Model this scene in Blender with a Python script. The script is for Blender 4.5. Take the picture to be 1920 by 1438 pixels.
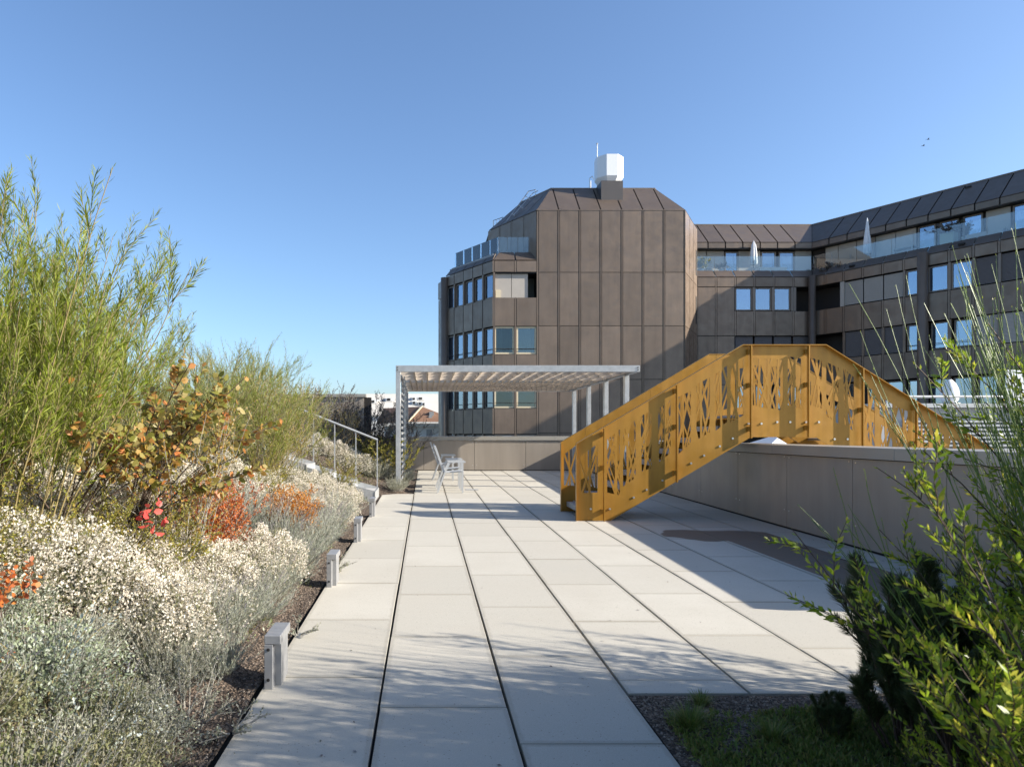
import bpy, bmesh, math, random
import numpy as np
from mathutils import Vector, Matrix
from mathutils.geometry import delaunay_2d_cdt

for _o in list(bpy.data.objects):
    bpy.data.objects.remove(_o)
SC = bpy.context.scene
COL = SC.collection
R = math.radians

# ------------------------------------------------------------------ camera
cam_d = bpy.data.cameras.new('camera')
cam_d.sensor_width = 36.0
cam_d.lens = 24.0
cam_d.shift_x = 0.0846
cam_d.shift_y = 0.0490
cam_d.clip_start = 0.05
cam_d.clip_end = 6000
cam_d.dof.use_dof = True
cam_d.dof.focus_distance = 7.0
cam_d.dof.aperture_fstop = 5.6
cam = bpy.data.objects.new('camera', cam_d)
cam.location = (0, 0, 1.4)
cam.rotation_euler = (R(90), 0, 0)
COL.objects.link(cam)
SC.camera = cam

# ------------------------------------------------------------------ light
SUN = Vector((-2.01, 0.44, -1.0)).normalized()
sun_el = math.asin(-SUN.z)
sun_az = math.atan2(-SUN.x, -SUN.y)
world = bpy.data.worlds.new('World')
SC.world = world
world.use_nodes = True
wn = world.node_tree
wn.nodes.clear()
sky = wn.nodes.new('ShaderNodeTexSky')
sky.sky_type = 'NISHITA'
sky.sun_disc = False
sky.sun_elevation = sun_el
sky.sun_rotation = sun_az
sky.altitude = 300
sky.air_density = 1.0
sky.dust_density = 1.6
sky.ozone_density = 4.5
bg = wn.nodes.new('ShaderNodeBackground')
bg.inputs['Strength'].default_value = 0.105
wo = wn.nodes.new('ShaderNodeOutputWorld')
wn.links.new(sky.outputs[0], bg.inputs[0])
wn.links.new(bg.outputs[0], wo.inputs[0])

sd = bpy.data.lights.new('sun', 'SUN')
sd.energy = 4.9
sd.angle = R(0.5)
sd.color = (1.0, 0.93, 0.82)
so = bpy.data.objects.new('sun', sd)
so.rotation_euler = SUN.to_track_quat('-Z', 'Y').to_euler()
so.location = (20, -5, 20)
COL.objects.link(so)

SC.view_settings.view_transform = 'Standard'
SC.view_settings.look = 'None'
SC.view_settings.gamma = 1.0
SC.view_settings.use_curve_mapping = False
SC.view_settings.exposure = 1.2
SC.render.engine = 'CYCLES'
SC.render.resolution_x = 1024
SC.render.resolution_y = 766

# ------------------------------------------------------------------ materials
def sock(node, *names):
    for n in names:
        if n in node.inputs:
            return node.inputs[n]
    return None

class M:
    def __init__(s, name, col=(.5, .5, .5), rough=.6, metal=0.0, spec=.5):
        s.m = bpy.data.materials.new(name)
        s.m.use_nodes = True
        s.t = s.m.node_tree
        s.b = s.t.nodes['Principled BSDF']
        s.b.inputs['Base Color'].default_value = (*col, 1)
        s.b.inputs['Roughness'].default_value = rough
        s.b.inputs['Metallic'].default_value = metal
        sock(s.b, 'Specular IOR Level', 'Specular').default_value = spec
        s.col = col
    def n(s, t, **kw):
        x = s.t.nodes.new(t)
        for k, v in kw.items():
            setattr(x, k, v)
        return x
    def l(s, a, b):
        s.t.links.new(a, b)
    def coord(s, kind='Object'):
        if not hasattr(s, 'tc'):
            s.tc = s.n('ShaderNodeTexCoord')
        return s.tc.outputs[kind]
    def world(s):
        g = s.n('ShaderNodeNewGeometry')
        return g.outputs['Position']
    def noise(s, scale, detail=4, rough=.55, vec=None, stretch=None):
        x = s.n('ShaderNodeTexNoise')
        x.inputs['Scale'].default_value = scale
        x.inputs['Detail'].default_value = detail
        x.inputs['Roughness'].default_value = rough
        v = vec if vec is not None else s.world()
        if stretch:
            mp = s.n('ShaderNodeMapping')
            mp.inputs['Scale'].default_value = stretch
            s.l(v, mp.inputs['Vector'])
            v = mp.outputs[0]
        s.l(v, x.inputs['Vector'])
        return x.outputs['Fac']
    def ramp(s, fac, stops, interp='LINEAR'):
        r = s.n('ShaderNodeValToRGB')
        r.color_ramp.interpolation = interp
        e = r.color_ramp.elements
        while len(e) < len(stops):
            e.new(.5)
        for k, (p, c) in enumerate(stops):
            e[k].position = p
            if not hasattr(c, '__len__'):
                c = (c, c, c)
            e[k].color = (*c, 1)
        s.l(fac, r.inputs[0])
        return r.outputs[0]
    def mix(s, fac, a, b, mode='MIX'):
        x = s.n('ShaderNodeMix', data_type='RGBA', blend_type=mode)
        if isinstance(fac, (int, float)):
            x.inputs[0].default_value = fac
        else:
            s.l(fac, x.inputs[0])
        for i, v in ((6, a), (7, b)):
            if isinstance(v, tuple):
                x.inputs[i].default_value = (*v, 1)
            else:
                s.l(v, x.inputs[i])
        return x.outputs[2]
    def color(s, out):
        s.l(out, s.b.inputs['Base Color'])
        return s
    def rough(s, out):
        s.l(out, s.b.inputs['Roughness'])
        return s
    def bump(s, h, strength=.3, dist=.01):
        x = s.n('ShaderNodeBump')
        x.inputs['Strength'].default_value = strength
        x.inputs['Distance'].default_value = dist
        s.l(h, x.inputs['Height'])
        s.l(x.outputs[0], s.b.inputs['Normal'])
        return s

def tinted(name, col, rough, metal=0, var=.12, nscale=1.2, wear=.1, spec=.5, rv=.1, bump=0, wave=0, streak=0):
    m = M(name, col, rough, metal, spec)
    oi = m.n('ShaderNodeObjectInfo')
    lo = tuple(c * (1 - var) for c in col)
    hi = tuple(c * (1 + var) for c in col)
    c1 = m.mix(oi.outputs['Random'], lo, hi)
    nz = m.noise(nscale, 5, .6)
    c2 = m.mix(m.ramp(nz, [(.3, 1 - wear), (.7, 1.0)]), (0, 0, 0), c1)
    if streak:
        c2 = m.mix(m.ramp(m.noise(4, 4, .6, None, (1, 1, .10)), [(.35, 1 - streak), (.62, 1.0)]), (0, 0, 0), c2)
    m.color(c2)
    nz2 = m.noise(nscale * 3, 4, .6)
    m.rough(m.ramp(nz2, [(.3, max(rough - rv, .02)), (.7, min(rough + rv, 1))]))
    if bump:
        m.bump(m.noise(120, 2), bump, .002)
    if wave:
        m.bump(m.noise(.9, 0, .4), wave, .05)
    return m.m

BRONZE = tinted('bronze_cladding', (.215, .158, .115), .40, .3, .12, .9, .2, .5, .12, 0, .12, .10)
BRONZE_DK = tinted('bronze_joint', (.03, .024, .02), .6, .1, .03, 1, .1)
ROOFMETAL = tinted('roof_cladding', (.17, .13, .10), .42, .5, .08, .9, .15, .5, .08)
TAUPE = tinted('taupe_sheet', (.33, .285, .235), .38, .08, .06, .8, .12, .5, .1, 0, .04, .12)
TAUPE_CAP = tinted('taupe_capping', (.37, .345, .30), .4, .25, .04, .8, .12)
DARK = M('dark_void', (.012, .011, .011), .8).m
ALUD = tinted('grey_anodised_metal', (.30, .30, .30), .45, .3, .04, 9, .15)
ALU = tinted('galvanised_aluminium', (.46, .47, .47), .42, .35, .05, 9, .22, .5, .12)
ALU2 = tinted('chair_paint', (.46, .47, .47), .4, .0, .03, 9, .05)
FRAMEM = tinted('window_frame', (.22, .18, .145), .5, .1, .05, 2, .05)
CREAM = tinted('cream_frame', (.66, .56, .38), .6, 0, .05, 2, .05)
BLIND = tinted('blind_slats', (.46, .41, .35), .6, 0, .06, 2, .08)
BLINDD = tinted('dark_blind', (.15, .13, .12), .6, 0, .05, 2, .05)
CURT = tinted('curtain', (.62, .62, .60), .9, 0, .05, 3, .1)
WOOD = tinted('larch_board', (.52, .45, .37), .8, 0, .16, 3, .25)
WHITE = tinted('white_render', (.78, .77, .73), .9, 0, .03, .3, .08)
PALEROOF = tinted('pale_roof', (.52, .49, .44), .9, 0, .05, .3, .12)
WHITEPL = M('white_plastic', (.78, .79, .80), .4).m
CANVAS = tinted('parasol_canvas', (.8, .8, .8), .9, 0, .03, 5, .1)
GREYROOF = tinted('grey_roofing', (.34, .35, .36), .7, .1, .05, .5, .15)
CONC = tinted('pale_concrete', (.45, .44, .42), .85, 0, .05, 1.2, .15)
TREAD = tinted('tread_grating', (.42, .42, .42), .6, .3, .05, 12, .25)
STEEL = M('bolt_steel', (.75, .73, .68), .3, .85).m
COPPER = tinted('bronze_top', (.30, .19, .11), .5, .3, .03, 2, .1)

def golden():
    m = M('golden_powder_coat', (.52, .245, .032), .38, .25)
    nz = m.noise(2.3, 5, .6)
    stv = m.ramp(m.noise(9, 4, .6, None, (1, 1, .08)), [(.36, .80), (.6, 1.0)])
    c = m.mix(m.ramp(nz, [(.3, 0), (.7, 1)]), (.37, .185, .022), (.425, .215, .03))
    sp = m.noise(60, 2, .5)
    c = m.mix(stv, (.12, .055, .01), c)
    m.color(m.mix(m.ramp(sp, [(.7, 0), (.78, .35)]), c, (.3, .13, .02)))
    m.rough(m.ramp(m.noise(6, 4), [(.3, .30), (.7, .52)]))
    m.bump(m.noise(350, 2), .12, .001)
    return m.m
GOLD = golden()

def glass_mat(name, tint=(.9, .95, .96), refl=.12, alpha=.85, rough=.01):
    m = M(name, tint, rough)
    m.t.nodes.remove(m.b)
    out = m.t.nodes['Material Output']
    tr = m.n('ShaderNodeBsdfTransparent'); tr.inputs[0].default_value = (*tint, 1)
    gl = m.n('ShaderNodeBsdfGlossy'); gl.inputs['Roughness'].default_value = rough
    gl.inputs[0].default_value = (.95, .97, 1, 1)
    df = m.n('ShaderNodeBsdfDiffuse'); df.inputs[0].default_value = (.5, .6, .58, 1)
    fr = m.n('ShaderNodeFresnel'); fr.inputs['IOR'].default_value = 1.5
    ad = m.n('ShaderNodeMath', operation='ADD'); ad.inputs[1].default_value = refl
    m.l(fr.outputs[0], ad.inputs[0])
    mx = m.n('ShaderNodeMixShader'); mx2 = m.n('ShaderNodeMixShader')
    mx2.inputs[0].default_value = 1 - alpha
    m.l(tr.outputs[0], mx2.inputs[1]); m.l(df.outputs[0], mx2.inputs[2])
    m.l(ad.outputs[0], mx.inputs[0]); m.l(mx2.outputs[0], mx.inputs[1]); m.l(gl.outputs[0], mx.inputs[2])
    m.l(mx.outputs[0], out.inputs[0])
    return m.m
GLASS = glass_mat('balustrade_glass', (.90, .95, .95), .04, .96)
def pane_mat(name='window_glass', refl=.30, gc=(.62, .76, .95)):
    m = M(name, (.02, .025, .03), .03)
    m.t.nodes.remove(m.b)
    out = m.t.nodes['Material Output']
    tr = m.n('ShaderNodeBsdfTransparent'); tr.inputs[0].default_value = (.5, .55, .55, 1)
    gl = m.n('ShaderNodeBsdfGlossy'); gl.inputs['Roughness'].default_value = .02
    gl.inputs[0].default_value = (*gc, 1)
    mx = m.n('ShaderNodeMixShader')
    fr = m.n('ShaderNodeFresnel'); fr.inputs['IOR'].default_value = 1.6
    oi = m.n('ShaderNodeObjectInfo'); vr = m.n('ShaderNodeMapRange'); vr.inputs['To Min'].default_value = refl - .09; vr.inputs['To Max'].default_value = refl + .09
    m.l(oi.outputs['Random'], vr.inputs['Value'])
    ad = m.n('ShaderNodeMath', operation='ADD'); m.l(vr.outputs[0], ad.inputs[1])
    m.l(fr.outputs[0], ad.inputs[0])
    m.l(ad.outputs[0], mx.inputs[0]); m.l(tr.outputs[0], mx.inputs[1]); m.l(gl.outputs[0], mx.inputs[2])
    nb = m.n('ShaderNodeBump'); nb.inputs['Strength'].default_value = .10; nb.inputs['Distance'].default_value = .05
    m.l(m.noise(.9, 2), nb.inputs['Height']); m.l(nb.outputs[0], gl.inputs['Normal'])
    m.l(mx.outputs[0], out.inputs[0])
    return m.m
PANE = pane_mat()
PANE2 = pane_mat('front_window_glass', .10, (.8, .9, .92))

def slab_mat():
    m = M('concrete_slab', (.6, .56, .5), .82)
    oi = m.n('ShaderNodeObjectInfo')
    base = m.mix(oi.outputs['Random'], (.385, .362, .308), (.465, .438, .375))
    big = m.noise(1.3, 6, .6)
    c = m.mix(m.ramp(big, [(.33, .7), (.62, 0)]), base, (.40, .37, .31))
    fine = m.noise(230, 3, .7)
    c = m.mix(m.ramp(fine, [(.33, .65), (.46, 0)]), c, (.30, .27, .22))
    c = m.mix(m.ramp(m.noise(420, 2, .6), [(.56, 0), (.7, .6)]), c, (.66, .62, .54))
    # aggregate specks
    vo = m.n('ShaderNodeTexVoronoi'); vo.inputs['Scale'].default_value = 34
    m.l(m.world(), vo.inputs['Vector'])
    c = m.mix(m.ramp(vo.outputs['Distance'], [(.08, .8), (.13, 0)]), c, (.17, .15, .12))
    # wet stain in front of the drain
    def ell(cx, cy, rx, ry, ang, w):
        mp = m.n('ShaderNodeMapping', vector_type='TEXTURE')
        mp.inputs['Location'].default_value = (cx, cy, 0)
        mp.inputs['Rotation'].default_value = (0, 0, ang)
        mp.inputs['Scale'].default_value = (rx, ry, 9)
        nz = m.n('ShaderNodeTexNoise'); nz.inputs['Scale'].default_value = 2.2; nz.inputs['Detail'].default_value = 3
        m.l(m.world(), nz.inputs['Vector'])
        sb = m.n('ShaderNodeVectorMath', operation='SUBTRACT'); sb.inputs[1].default_value = (.5, .5, .5)
        m.l(nz.outputs['Color'], sb.inputs[0])
        sc = m.n('ShaderNodeVectorMath', operation='SCALE'); sc.inputs['Scale'].default_value = w
        m.l(sb.outputs[0], sc.inputs[0])
        ad = m.n('ShaderNodeVectorMath', operation='ADD')
        m.l(m.world(), ad.inputs[0]); m.l(sc.outputs[0], ad.inputs[1])
        m.l(ad.outputs[0], mp.inputs['Vector'])
        ln = m.n('ShaderNodeVectorMath', operation='LENGTH')
        m.l(mp.outputs[0], ln.inputs[0])
        return m.ramp(ln.outputs['Value'], [(.93, 1), (1.0, 0)])
    sx = m.n('ShaderNodeSeparateXYZ'); m.l(m.world(), sx.inputs[0])
    dx = m.n('ShaderNodeMath', operation='SUBTRACT'); m.l(sx.outputs['X'], dx.inputs[0]); dx.inputs[1].default_value = 4.06
    ab = m.n('ShaderNodeMath', operation='ABSOLUTE'); m.l(dx.outputs[0], ab.inputs[0])
    lt = m.n('ShaderNodeMath', operation='LESS_THAN'); m.l(ab.outputs[0], lt.inputs[0]); lt.inputs[1].default_value = .385
    strip_ = m.mix(lt.outputs[0], (0, 0, 0), ell(4.06, 7.15, 1.2, 2.0, 0, .25))
    st = m.mix(1.0, strip_, ell(3.46, 8.7, .42, .48, .3, .35), 'LIGHTEN')
    c = m.mix(st, c, (.15, .112, .082))
    # dirt gathered along the slab edges
    sg = m.n('ShaderNodeSeparateXYZ'); m.l(m.coord('Generated'), sg.inputs[0])
    def edge(o, k):
        a = m.n('ShaderNodeMath', operation='SUBTRACT'); a.inputs[0].default_value = .5; 
        b = m.n('ShaderNodeMath', operation='SUBTRACT'); m.l(o, b.inputs[0]); b.inputs[1].default_value = .5
        ab2 = m.n('ShaderNodeMath', operation='ABSOLUTE'); m.l(b.outputs[0], ab2.inputs[0]); m.l(ab2.outputs[0], a.inputs[1])
        q = m.n('ShaderNodeMath', operation='MULTIPLY'); m.l(a.outputs[0], q.inputs[0]); q.inputs[1].default_value = k
        return q.outputs[0]
    mn = m.n('ShaderNodeMath', operation='MINIMUM'); m.l(edge(sg.outputs['X'], .63), mn.inputs[0]); m.l(edge(sg.outputs['Y'], 1.12), mn.inputs[1])
    pn = m.n('ShaderNodeMath', operation='MULTIPLY_ADD'); m.l(m.noise(14, 4, .7), pn.inputs[0]); pn.inputs[1].default_value = -.035; m.l(mn.outputs[0], pn.inputs[2])
    c = m.mix(m.ramp(pn.outputs[0], [(0, .28), (.012, 0)]), c, (.20, .175, .13))
    m.color(c)
    m.bump(m.noise(300, 2), .25, .003)
    return m.m
SLAB = slab_mat()

def soil_mat():
    m = M('planting_soil', (.08, .055, .038), .95)
    vo = m.n('ShaderNodeTexVoronoi'); vo.inputs['Scale'].default_value = 70
    m.l(m.world(), vo.inputs['Vector'])
    bw = m.n('ShaderNodeRGBToBW'); m.l(vo.outputs['Color'], bw.inputs[0])
    m.color(m.ramp(bw.outputs[0], [(.2, (.032, .022, .015)), (.5, (.09, .062, .042)), (.85, (.19, .145, .11))]))
    m.bump(vo.outputs['Distance'], 1, .02)
    return m.m
SOIL = soil_mat()
JOINT = M('joint_bed', (.02, .018, .016), .95).m
def asphalt():
    m = M('city_ground', (.12, .12, .11), .9)
    m.color(m.ramp(m.noise(.03, 6), [(.35, (.07, .075, .06)), (.5, (.14, .14, .13)), (.7, (.10, .12, .07))]))
    return m.m
GROUND = asphalt()
def roof_tiles():
    m = M('brown_roof_tiles', (.19, .105, .065), .85)
    w = m.n('ShaderNodeTexWave', wave_type='BANDS', bands_direction='Z')
    w.inputs['Scale'].default_value = 2.2; w.inputs['Distortion'].default_value = .4
    m.l(m.world(), w.inputs['Vector'])
    nz = m.noise(1.5, 5)
    c = m.mix(nz, (.15, .08, .05), (.25, .14, .085))
    m.color(m.mix(m.ramp(w.outputs['Fac'], [(.0, .4), (.3, 0)]), c, (.06, .04, .03)))
    return m.m
TILES = roof_tiles()

def leaf(name, cols, rough=.5, trans=.35, spec=.4, tcol=None):
    m = M(name, cols[0], rough, 0, spec)
    g = m.n('ShaderNodeNewGeometry')
    n = len(cols)
    c = m.ramp(g.outputs['Random Per Island'], [((k + .5) / n, cols[k]) for k in range(n)], 'LINEAR')
    m.color(c)
    tr = m.n('ShaderNodeBsdfTranslucent')
    if tcol:
        c2 = m.mix(1.0, c, tcol, 'MULTIPLY')
        m.l(c2, tr.inputs[0])
    else:
        m.l(c, tr.inputs[0])
    mx = m.n('ShaderNodeMixShader'); mx.inputs[0].default_value = trans
    out = m.t.nodes['Material Output']
    m.l(m.b.outputs[0], mx.inputs[1]); m.l(tr.outputs[0], mx.inputs[2]); m.l(mx.outputs[0], out.inputs[0])
    return m.m
L_WILLOW = leaf('willow_leaf', [(.12, .16, .012), (.22, .26, .025), (.15, .20, .015), (.27, .31, .04), (.31, .34, .13), (.24, .26, .03), (.16, .20, .02)], .6, .4, .2)
L_WILLOW2 = leaf('silver_willow_leaf', [(.14, .17, .04), (.21, .23, .07), (.17, .20, .04), (.32, .33, .17), (.26, .27, .07)], .6, .35, .2)
STEMY = M('yellow_stem', (.22, .17, .07), .6).m
STEMD = M('dark_stem', (.07, .045, .03), .8).m
STEMG = M('grey_stem', (.30, .28, .24), .8).m
L_ORGRN = leaf('smoke_bush_leaf', [(.20, .20, .035), (.28, .26, .07), (.44, .24, .06), (.22, .20, .04), (.36, .32, .11), (.55, .19, .06), (.26, .22, .05), (.38, .31, .12)], .45, .45)
L_RED = leaf('red_leaf', [(.62, .07, .06), (.70, .13, .10)], .45, .4)
L_BARB = leaf('rust_leaf', [(.46, .11, .03), (.56, .17, .04), (.38, .09, .03), (.62, .25, .06), (.30, .10, .04)], .5, .4)
L_BARB2 = leaf('amber_leaf', [(.60, .22, .03), (.66, .30, .05), (.48, .16, .03), (.55, .26, .05), (.30, .18, .04)], .5, .4)
L_YEL = leaf('yellow_green_leaf', [(.22, .23, .04), (.36, .31, .05), (.28, .26, .05), (.15, .18, .04), (.44, .33, .07)], .5, .45)
L_AUT = leaf('airy_autumn_leaf', [(.40, .30, .07), (.50, .26, .06), (.32, .28, .08), (.58, .40, .16), (.26, .24, .07)], .5, .45)
L_GREY = leaf('grey_herb_leaf', [(.22, .23, .15), (.36, .37, .29), (.14, .15, .08), (.50, .50, .43), (.26, .25, .17)], .7, .25)
L_LAV = leaf('lavender_leaf', [(.30, .32, .26), (.40, .41, .36), (.23, .26, .17), (.34, .36, .27)], .7, .2)
L_LAVF = leaf('lavender_flower', [(.13, .10, .22), (.09, .075, .13), (.20, .16, .30)], .8, .2)
L_ASTER = leaf('aster_flower', [(.82, .77, .67), (.72, .64, .50), (.85, .81, .73), (.50, .41, .28), (.76, .71, .61), (.80, .77, .69)], .8, .3)
L_ASTL = leaf('aster_leaf', [(.13, .14, .06), (.20, .20, .09), (.26, .25, .14), (.17, .15, .07)], .6, .3)
L_COVER = leaf('ground_cover_leaf', [(.13, .16, .04), (.24, .25, .13), (.08, .10, .03), (.40, .41, .31), (.19, .19, .08), (.26, .22, .12)], .55, .3)
L_SILV = leaf('silver_round_leaf', [(.42, .46, .42), (.52, .56, .52), (.36, .41, .36)], .45, .25)
L_PINE = leaf('pine_needle', [(.04, .065, .018), (.065, .095, .03), (.05, .08, .022), (.11, .12, .05)], .5, .12)
L_BROOM = leaf('broom_stem_green', [(.15, .23, .045), (.20, .28, .07), (.12, .19, .04)], .4, .1)
L_BOX = leaf('bright_shrub_leaf', [(.22, .32, .02), (.32, .42, .03), (.13, .20, .02), (.40, .45, .05), (.52, .46, .06), (.24, .34, .03)], .35, .5)
L_GRASS = leaf('grass_blade', [(.11, .17, .03), (.19, .24, .05), (.09, .13, .02), (.27, .25, .08)], .5, .35)
L_DKTW = leaf('dark_twig_leaf', [(.08, .065, .065), (.16, .12, .11), (.24, .23, .22), (.10, .11, .05)], .7, .2)
L_SILG = leaf('silver_green_leaf', [(.34, .37, .30), (.20, .24, .13), (.46, .49, .42), (.16, .19, .09), (.26, .30, .18)], .6, .25)
# ------------------------------------------------------------------ object helpers
ORG = {}
def tag(o, label=None, cat=None, group=None, kind=None):
    if label: o['label'] = label
    if cat: o['category'] = cat
    if group: o['group'] = group
    if kind: o['kind'] = kind
    return o
def thing(name, label, cat, loc=(0, 0, 0), group=None, rotz=0):
    o = bpy.data.objects.new(name, None)
    COL.objects.link(o)
    o.location = loc
    o.rotation_euler = (0, 0, rotz)
    o.empty_display_size = .1
    ORG[o.name] = Vector(loc)
    return tag(o, label, cat, group)
def link_mesh(name, me, parent=None, local=False):
    o = bpy.data.objects.new(name, me)
    COL.objects.link(o)
    if parent is not None:
        o.parent = parent
        ORG[o.name] = ORG.get(parent.name, Vector((0, 0, 0)))
    else:
        ORG[o.name] = Vector((0, 0, 0))
    return o
class MB:
    def __init__(s):
        s.v = []; s.f = []
    def hexa(s, p):          # 8 points: bottom ring 0-3, top ring 4-7
        b = len(s.v); s.v += [tuple(q) for q in p]
        s.f += [(b, b+3, b+2, b+1), (b+4, b+5, b+6, b+7), (b, b+1, b+5, b+4), (b+1, b+2, b+6, b+5), (b+2, b+3, b+7, b+6), (b+3, b, b+4, b+7)]
        return s
    def box(s, x0, x1, y0, y1, z0, z1):
        return s.hexa([(x0, y0, z0), (x1, y0, z0), (x1, y1, z0), (x0, y1, z0), (x0, y0, z1), (x1, y0, z1), (x1, y1, z1), (x0, y1, z1)])
    def bar(s, a, b, w, h, up=(0, 0, 1)):
        a = Vector(a); b = Vector(b); d = (b - a).normalized()
        sd_ = d.cross(Vector(up))
        if sd_.length < 1e-4: sd_ = d.cross(Vector((0, 1, 0)))
        sd_.normalize(); u = sd_.cross(d).normalized()
        sd_ *= w / 2; u = u * (h / 2)
        return s.hexa([a - sd_ - u, a + sd_ - u, a + sd_ + u, a - sd_ + u, b - sd_ - u, b + sd_ - u, b + sd_ + u, b - sd_ + u])
    def prism(s, pts, vec):
        b = len(s.v); n = len(pts); vec = Vector(vec)
        s.v += [tuple(p) for p in pts] + [tuple(Vector(p) + vec) for p in pts]
        s.f += [tuple(range(b, b + n))[::-1], tuple(range(b + n, b + 2 * n))]
        s.f += [(b + i, b + (i + 1) % n, b + n + (i + 1) % n, b + n + i) for i in range(n)]
        return s
    def tube(s, path, r, k=6):
        b0 = len(s.v); n = len(path); path = [Vector(p) for p in path]
        rr = r if hasattr(r, '__len__') else [r] * n
        for i, p in enumerate(path):
            d = (path[min(i + 1, n - 1)] - path[max(i - 1, 0)]).normalized()
            a = d.cross(Vector((0, 0, 1)))
            if a.length < .05: a = d.cross(Vector((0, 1, 0)))
            a.normalize(); c = d.cross(a)
            for j in range(k):
                t = 2 * math.pi * j / k
                s.v.append(tuple(p + (a * math.cos(t) + c * math.sin(t)) * rr[i]))
        for i in range(n - 1):
            for j in range(k):
                s.f.append((b0 + i*k + j, b0 + i*k + (j+1) % k, b0 + (i+1)*k + (j+1) % k, b0 + (i+1)*k + j))
        s.f.append(tuple(b0 + j for j in range(k))[::-1]); s.f.append(tuple(b0 + (n-1)*k + j for j in range(k)))
        return s
    def mesh(s, name, mat, off=Vector((0, 0, 0)), smooth=False, bevel=0):
        me = bpy.data.meshes.new(name)
        me.from_pydata([(a - off.x, b - off.y, c - off.z) for a, b, c in s.v], [], s.f)
        bm = bmesh.new(); bm.from_mesh(me)
        bmesh.ops.recalc_face_normals(bm, faces=bm.faces)
        if bevel:
            bmesh.ops.bevel(bm, geom=list(bm.edges), offset=bevel, segments=1, affect='EDGES', clamp_overlap=True)
        bm.to_mesh(me); bm.free()
        me.materials.append(mat)
        if smooth:
            for p in me.polygons: p.use_smooth = True
        return me
    def build(s, name, mat, parent=None, smooth=False, bevel=0):
        off = ORG.get(parent.name, Vector((0, 0, 0))) if parent is not None else Vector((0, 0, 0))
        return link_mesh(name, s.mesh(name, mat, off, smooth, bevel), parent)
def copy_tree(o, parent=None):
    c = o.copy(); COL.objects.link(c)
    if parent is not None: c.parent = parent
    ORG[c.name] = Vector((0, 0, 0))
    for ch in o.children: copy_tree(ch, c)
    return c

class Fr:                      # a facade plane: u along it, d into the building
    def __init__(s, ox, oy, ux, uy):
        l = math.hypot(ux, uy); s.o = (ox, oy); s.u = (ux / l, uy / l); s.n = (s.u[1], -s.u[0])
    def p(s, u, z, d=0):
        return (s.o[0] + s.u[0]*u - s.n[0]*d, s.o[1] + s.u[1]*u - s.n[1]*d, z)
    def box(s, mb, u0, u1, z0, z1, d0, d1):
        return mb.hexa([s.p(u0, z0, d0), s.p(u1, z0, d0), s.p(u1, z0, d1), s.p(u0, z0, d1), s.p(u0, z1, d0), s.p(u1, z1, d0), s.p(u1, z1, d1), s.p(u0, z1, d1)])

G = .072                        # half the recessed joint between cladding panels
def panel(fr, par, u0, u1, z0, z1, d=-.035, mat=None, name='panel', g=G, t=.05):
    mb = fr.box(MB(), u0 + g, u1 - g, z0 + .015, z1 - .015, d, d + t)
    if g >= .045: fr.box(mb, u0 - g + .024, u0 + g - .024, z0, z1, d + .008, d + t)
    return mb.build(name, mat or BRONZE, par)
def batten(fr, mb, u, z0, z1, d=-.05):
    fr.box(mb, u - .016, u + .016, z0, z1, d, d + .06)
def slope(fr, par, pts, mat=None, name='roof_panel', t=.04):
    """pts: (u,z,d) corners of a tilted sheet."""
    P = [Vector(fr.p(*q)) for q in pts]
    nn = (P[1] - P[0]).cross(P[2] - P[0]).normalized()
    return MB().prism(P, nn * t).build(name, mat or ROOFMETAL, par)
def window(fr, par, u0, u1, z0, z1, d=.12, fmat=None, curtain=0, rail=False, fw=.07, room=True):
    fm = fmat or FRAMEM
    mb = MB()
    fr.box(mb, u0, u0 + fw, z0, z1, d - .05, d + .05); fr.box(mb, u1 - fw, u1, z0, z1, d - .05, d + .05)
    fr.box(mb, u0 + fw, u1 - fw, z0, z0 + fw, d - .052, d + .052); fr.box(mb, u0 + fw, u1 - fw, z1 - fw, z1, d - .052, d + .052)
    w = mb.build('window', fm, par)
    fr.box(MB(), u0 + fw, u1 - fw, z0 + fw, z1 - fw, d - .005, d + .005).build('pane', PANE2 if fmat is not None else PANE, w)
    if curtain:
        c = MB(); n = 14; a = u0 + fw; b = a + (u1 - u0 - 2*fw) * curtain
        top = []; 
        base = len(c.v)
        for i in range(n + 1):
            uu = a + (b - a) * i / n
            dd = d + .14 + .035 * (i % 2)
            c.v.append(fr.p(uu, z0 + .05, dd)); c.v.append(fr.p(uu, z1 - .05, dd))
        for i in range(n): c.f.append((2*i, 2*i + 2, 2*i + 3, 2*i + 1))
        link_mesh('curtain', c.mesh('curtain', CURT, ORG.get(par.name, Vector())), w)
    if rail:
        fr.box(MB(), u0, u1, z0 + .28, z0 + .305, -.03, -.005).build('rail', BRONZE_DK, w)
    return w
def blind(fr, par, u0, u1, z0, z1, d=.06, mat=None, name='blind', n=22):
    mb = MB(); h = (z1 - z0) / n
    for i in range(n):
        z = z0 + i * h
        mb.prism([fr.p(u0, z, d + .01), fr.p(u0, z + h * .92, d + .035), fr.p(u0, z + h * .92, d + .05), fr.p(u0, z, d + .03)], Vector(fr.p(u1, 0, 0)) - Vector(fr.p(u0, 0, 0)))
    return mb.build(name, mat or BLIND, par)
FS = .0125                     # fall of the terrace: it rises away from the camera
def fz(y): return FS * y

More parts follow.
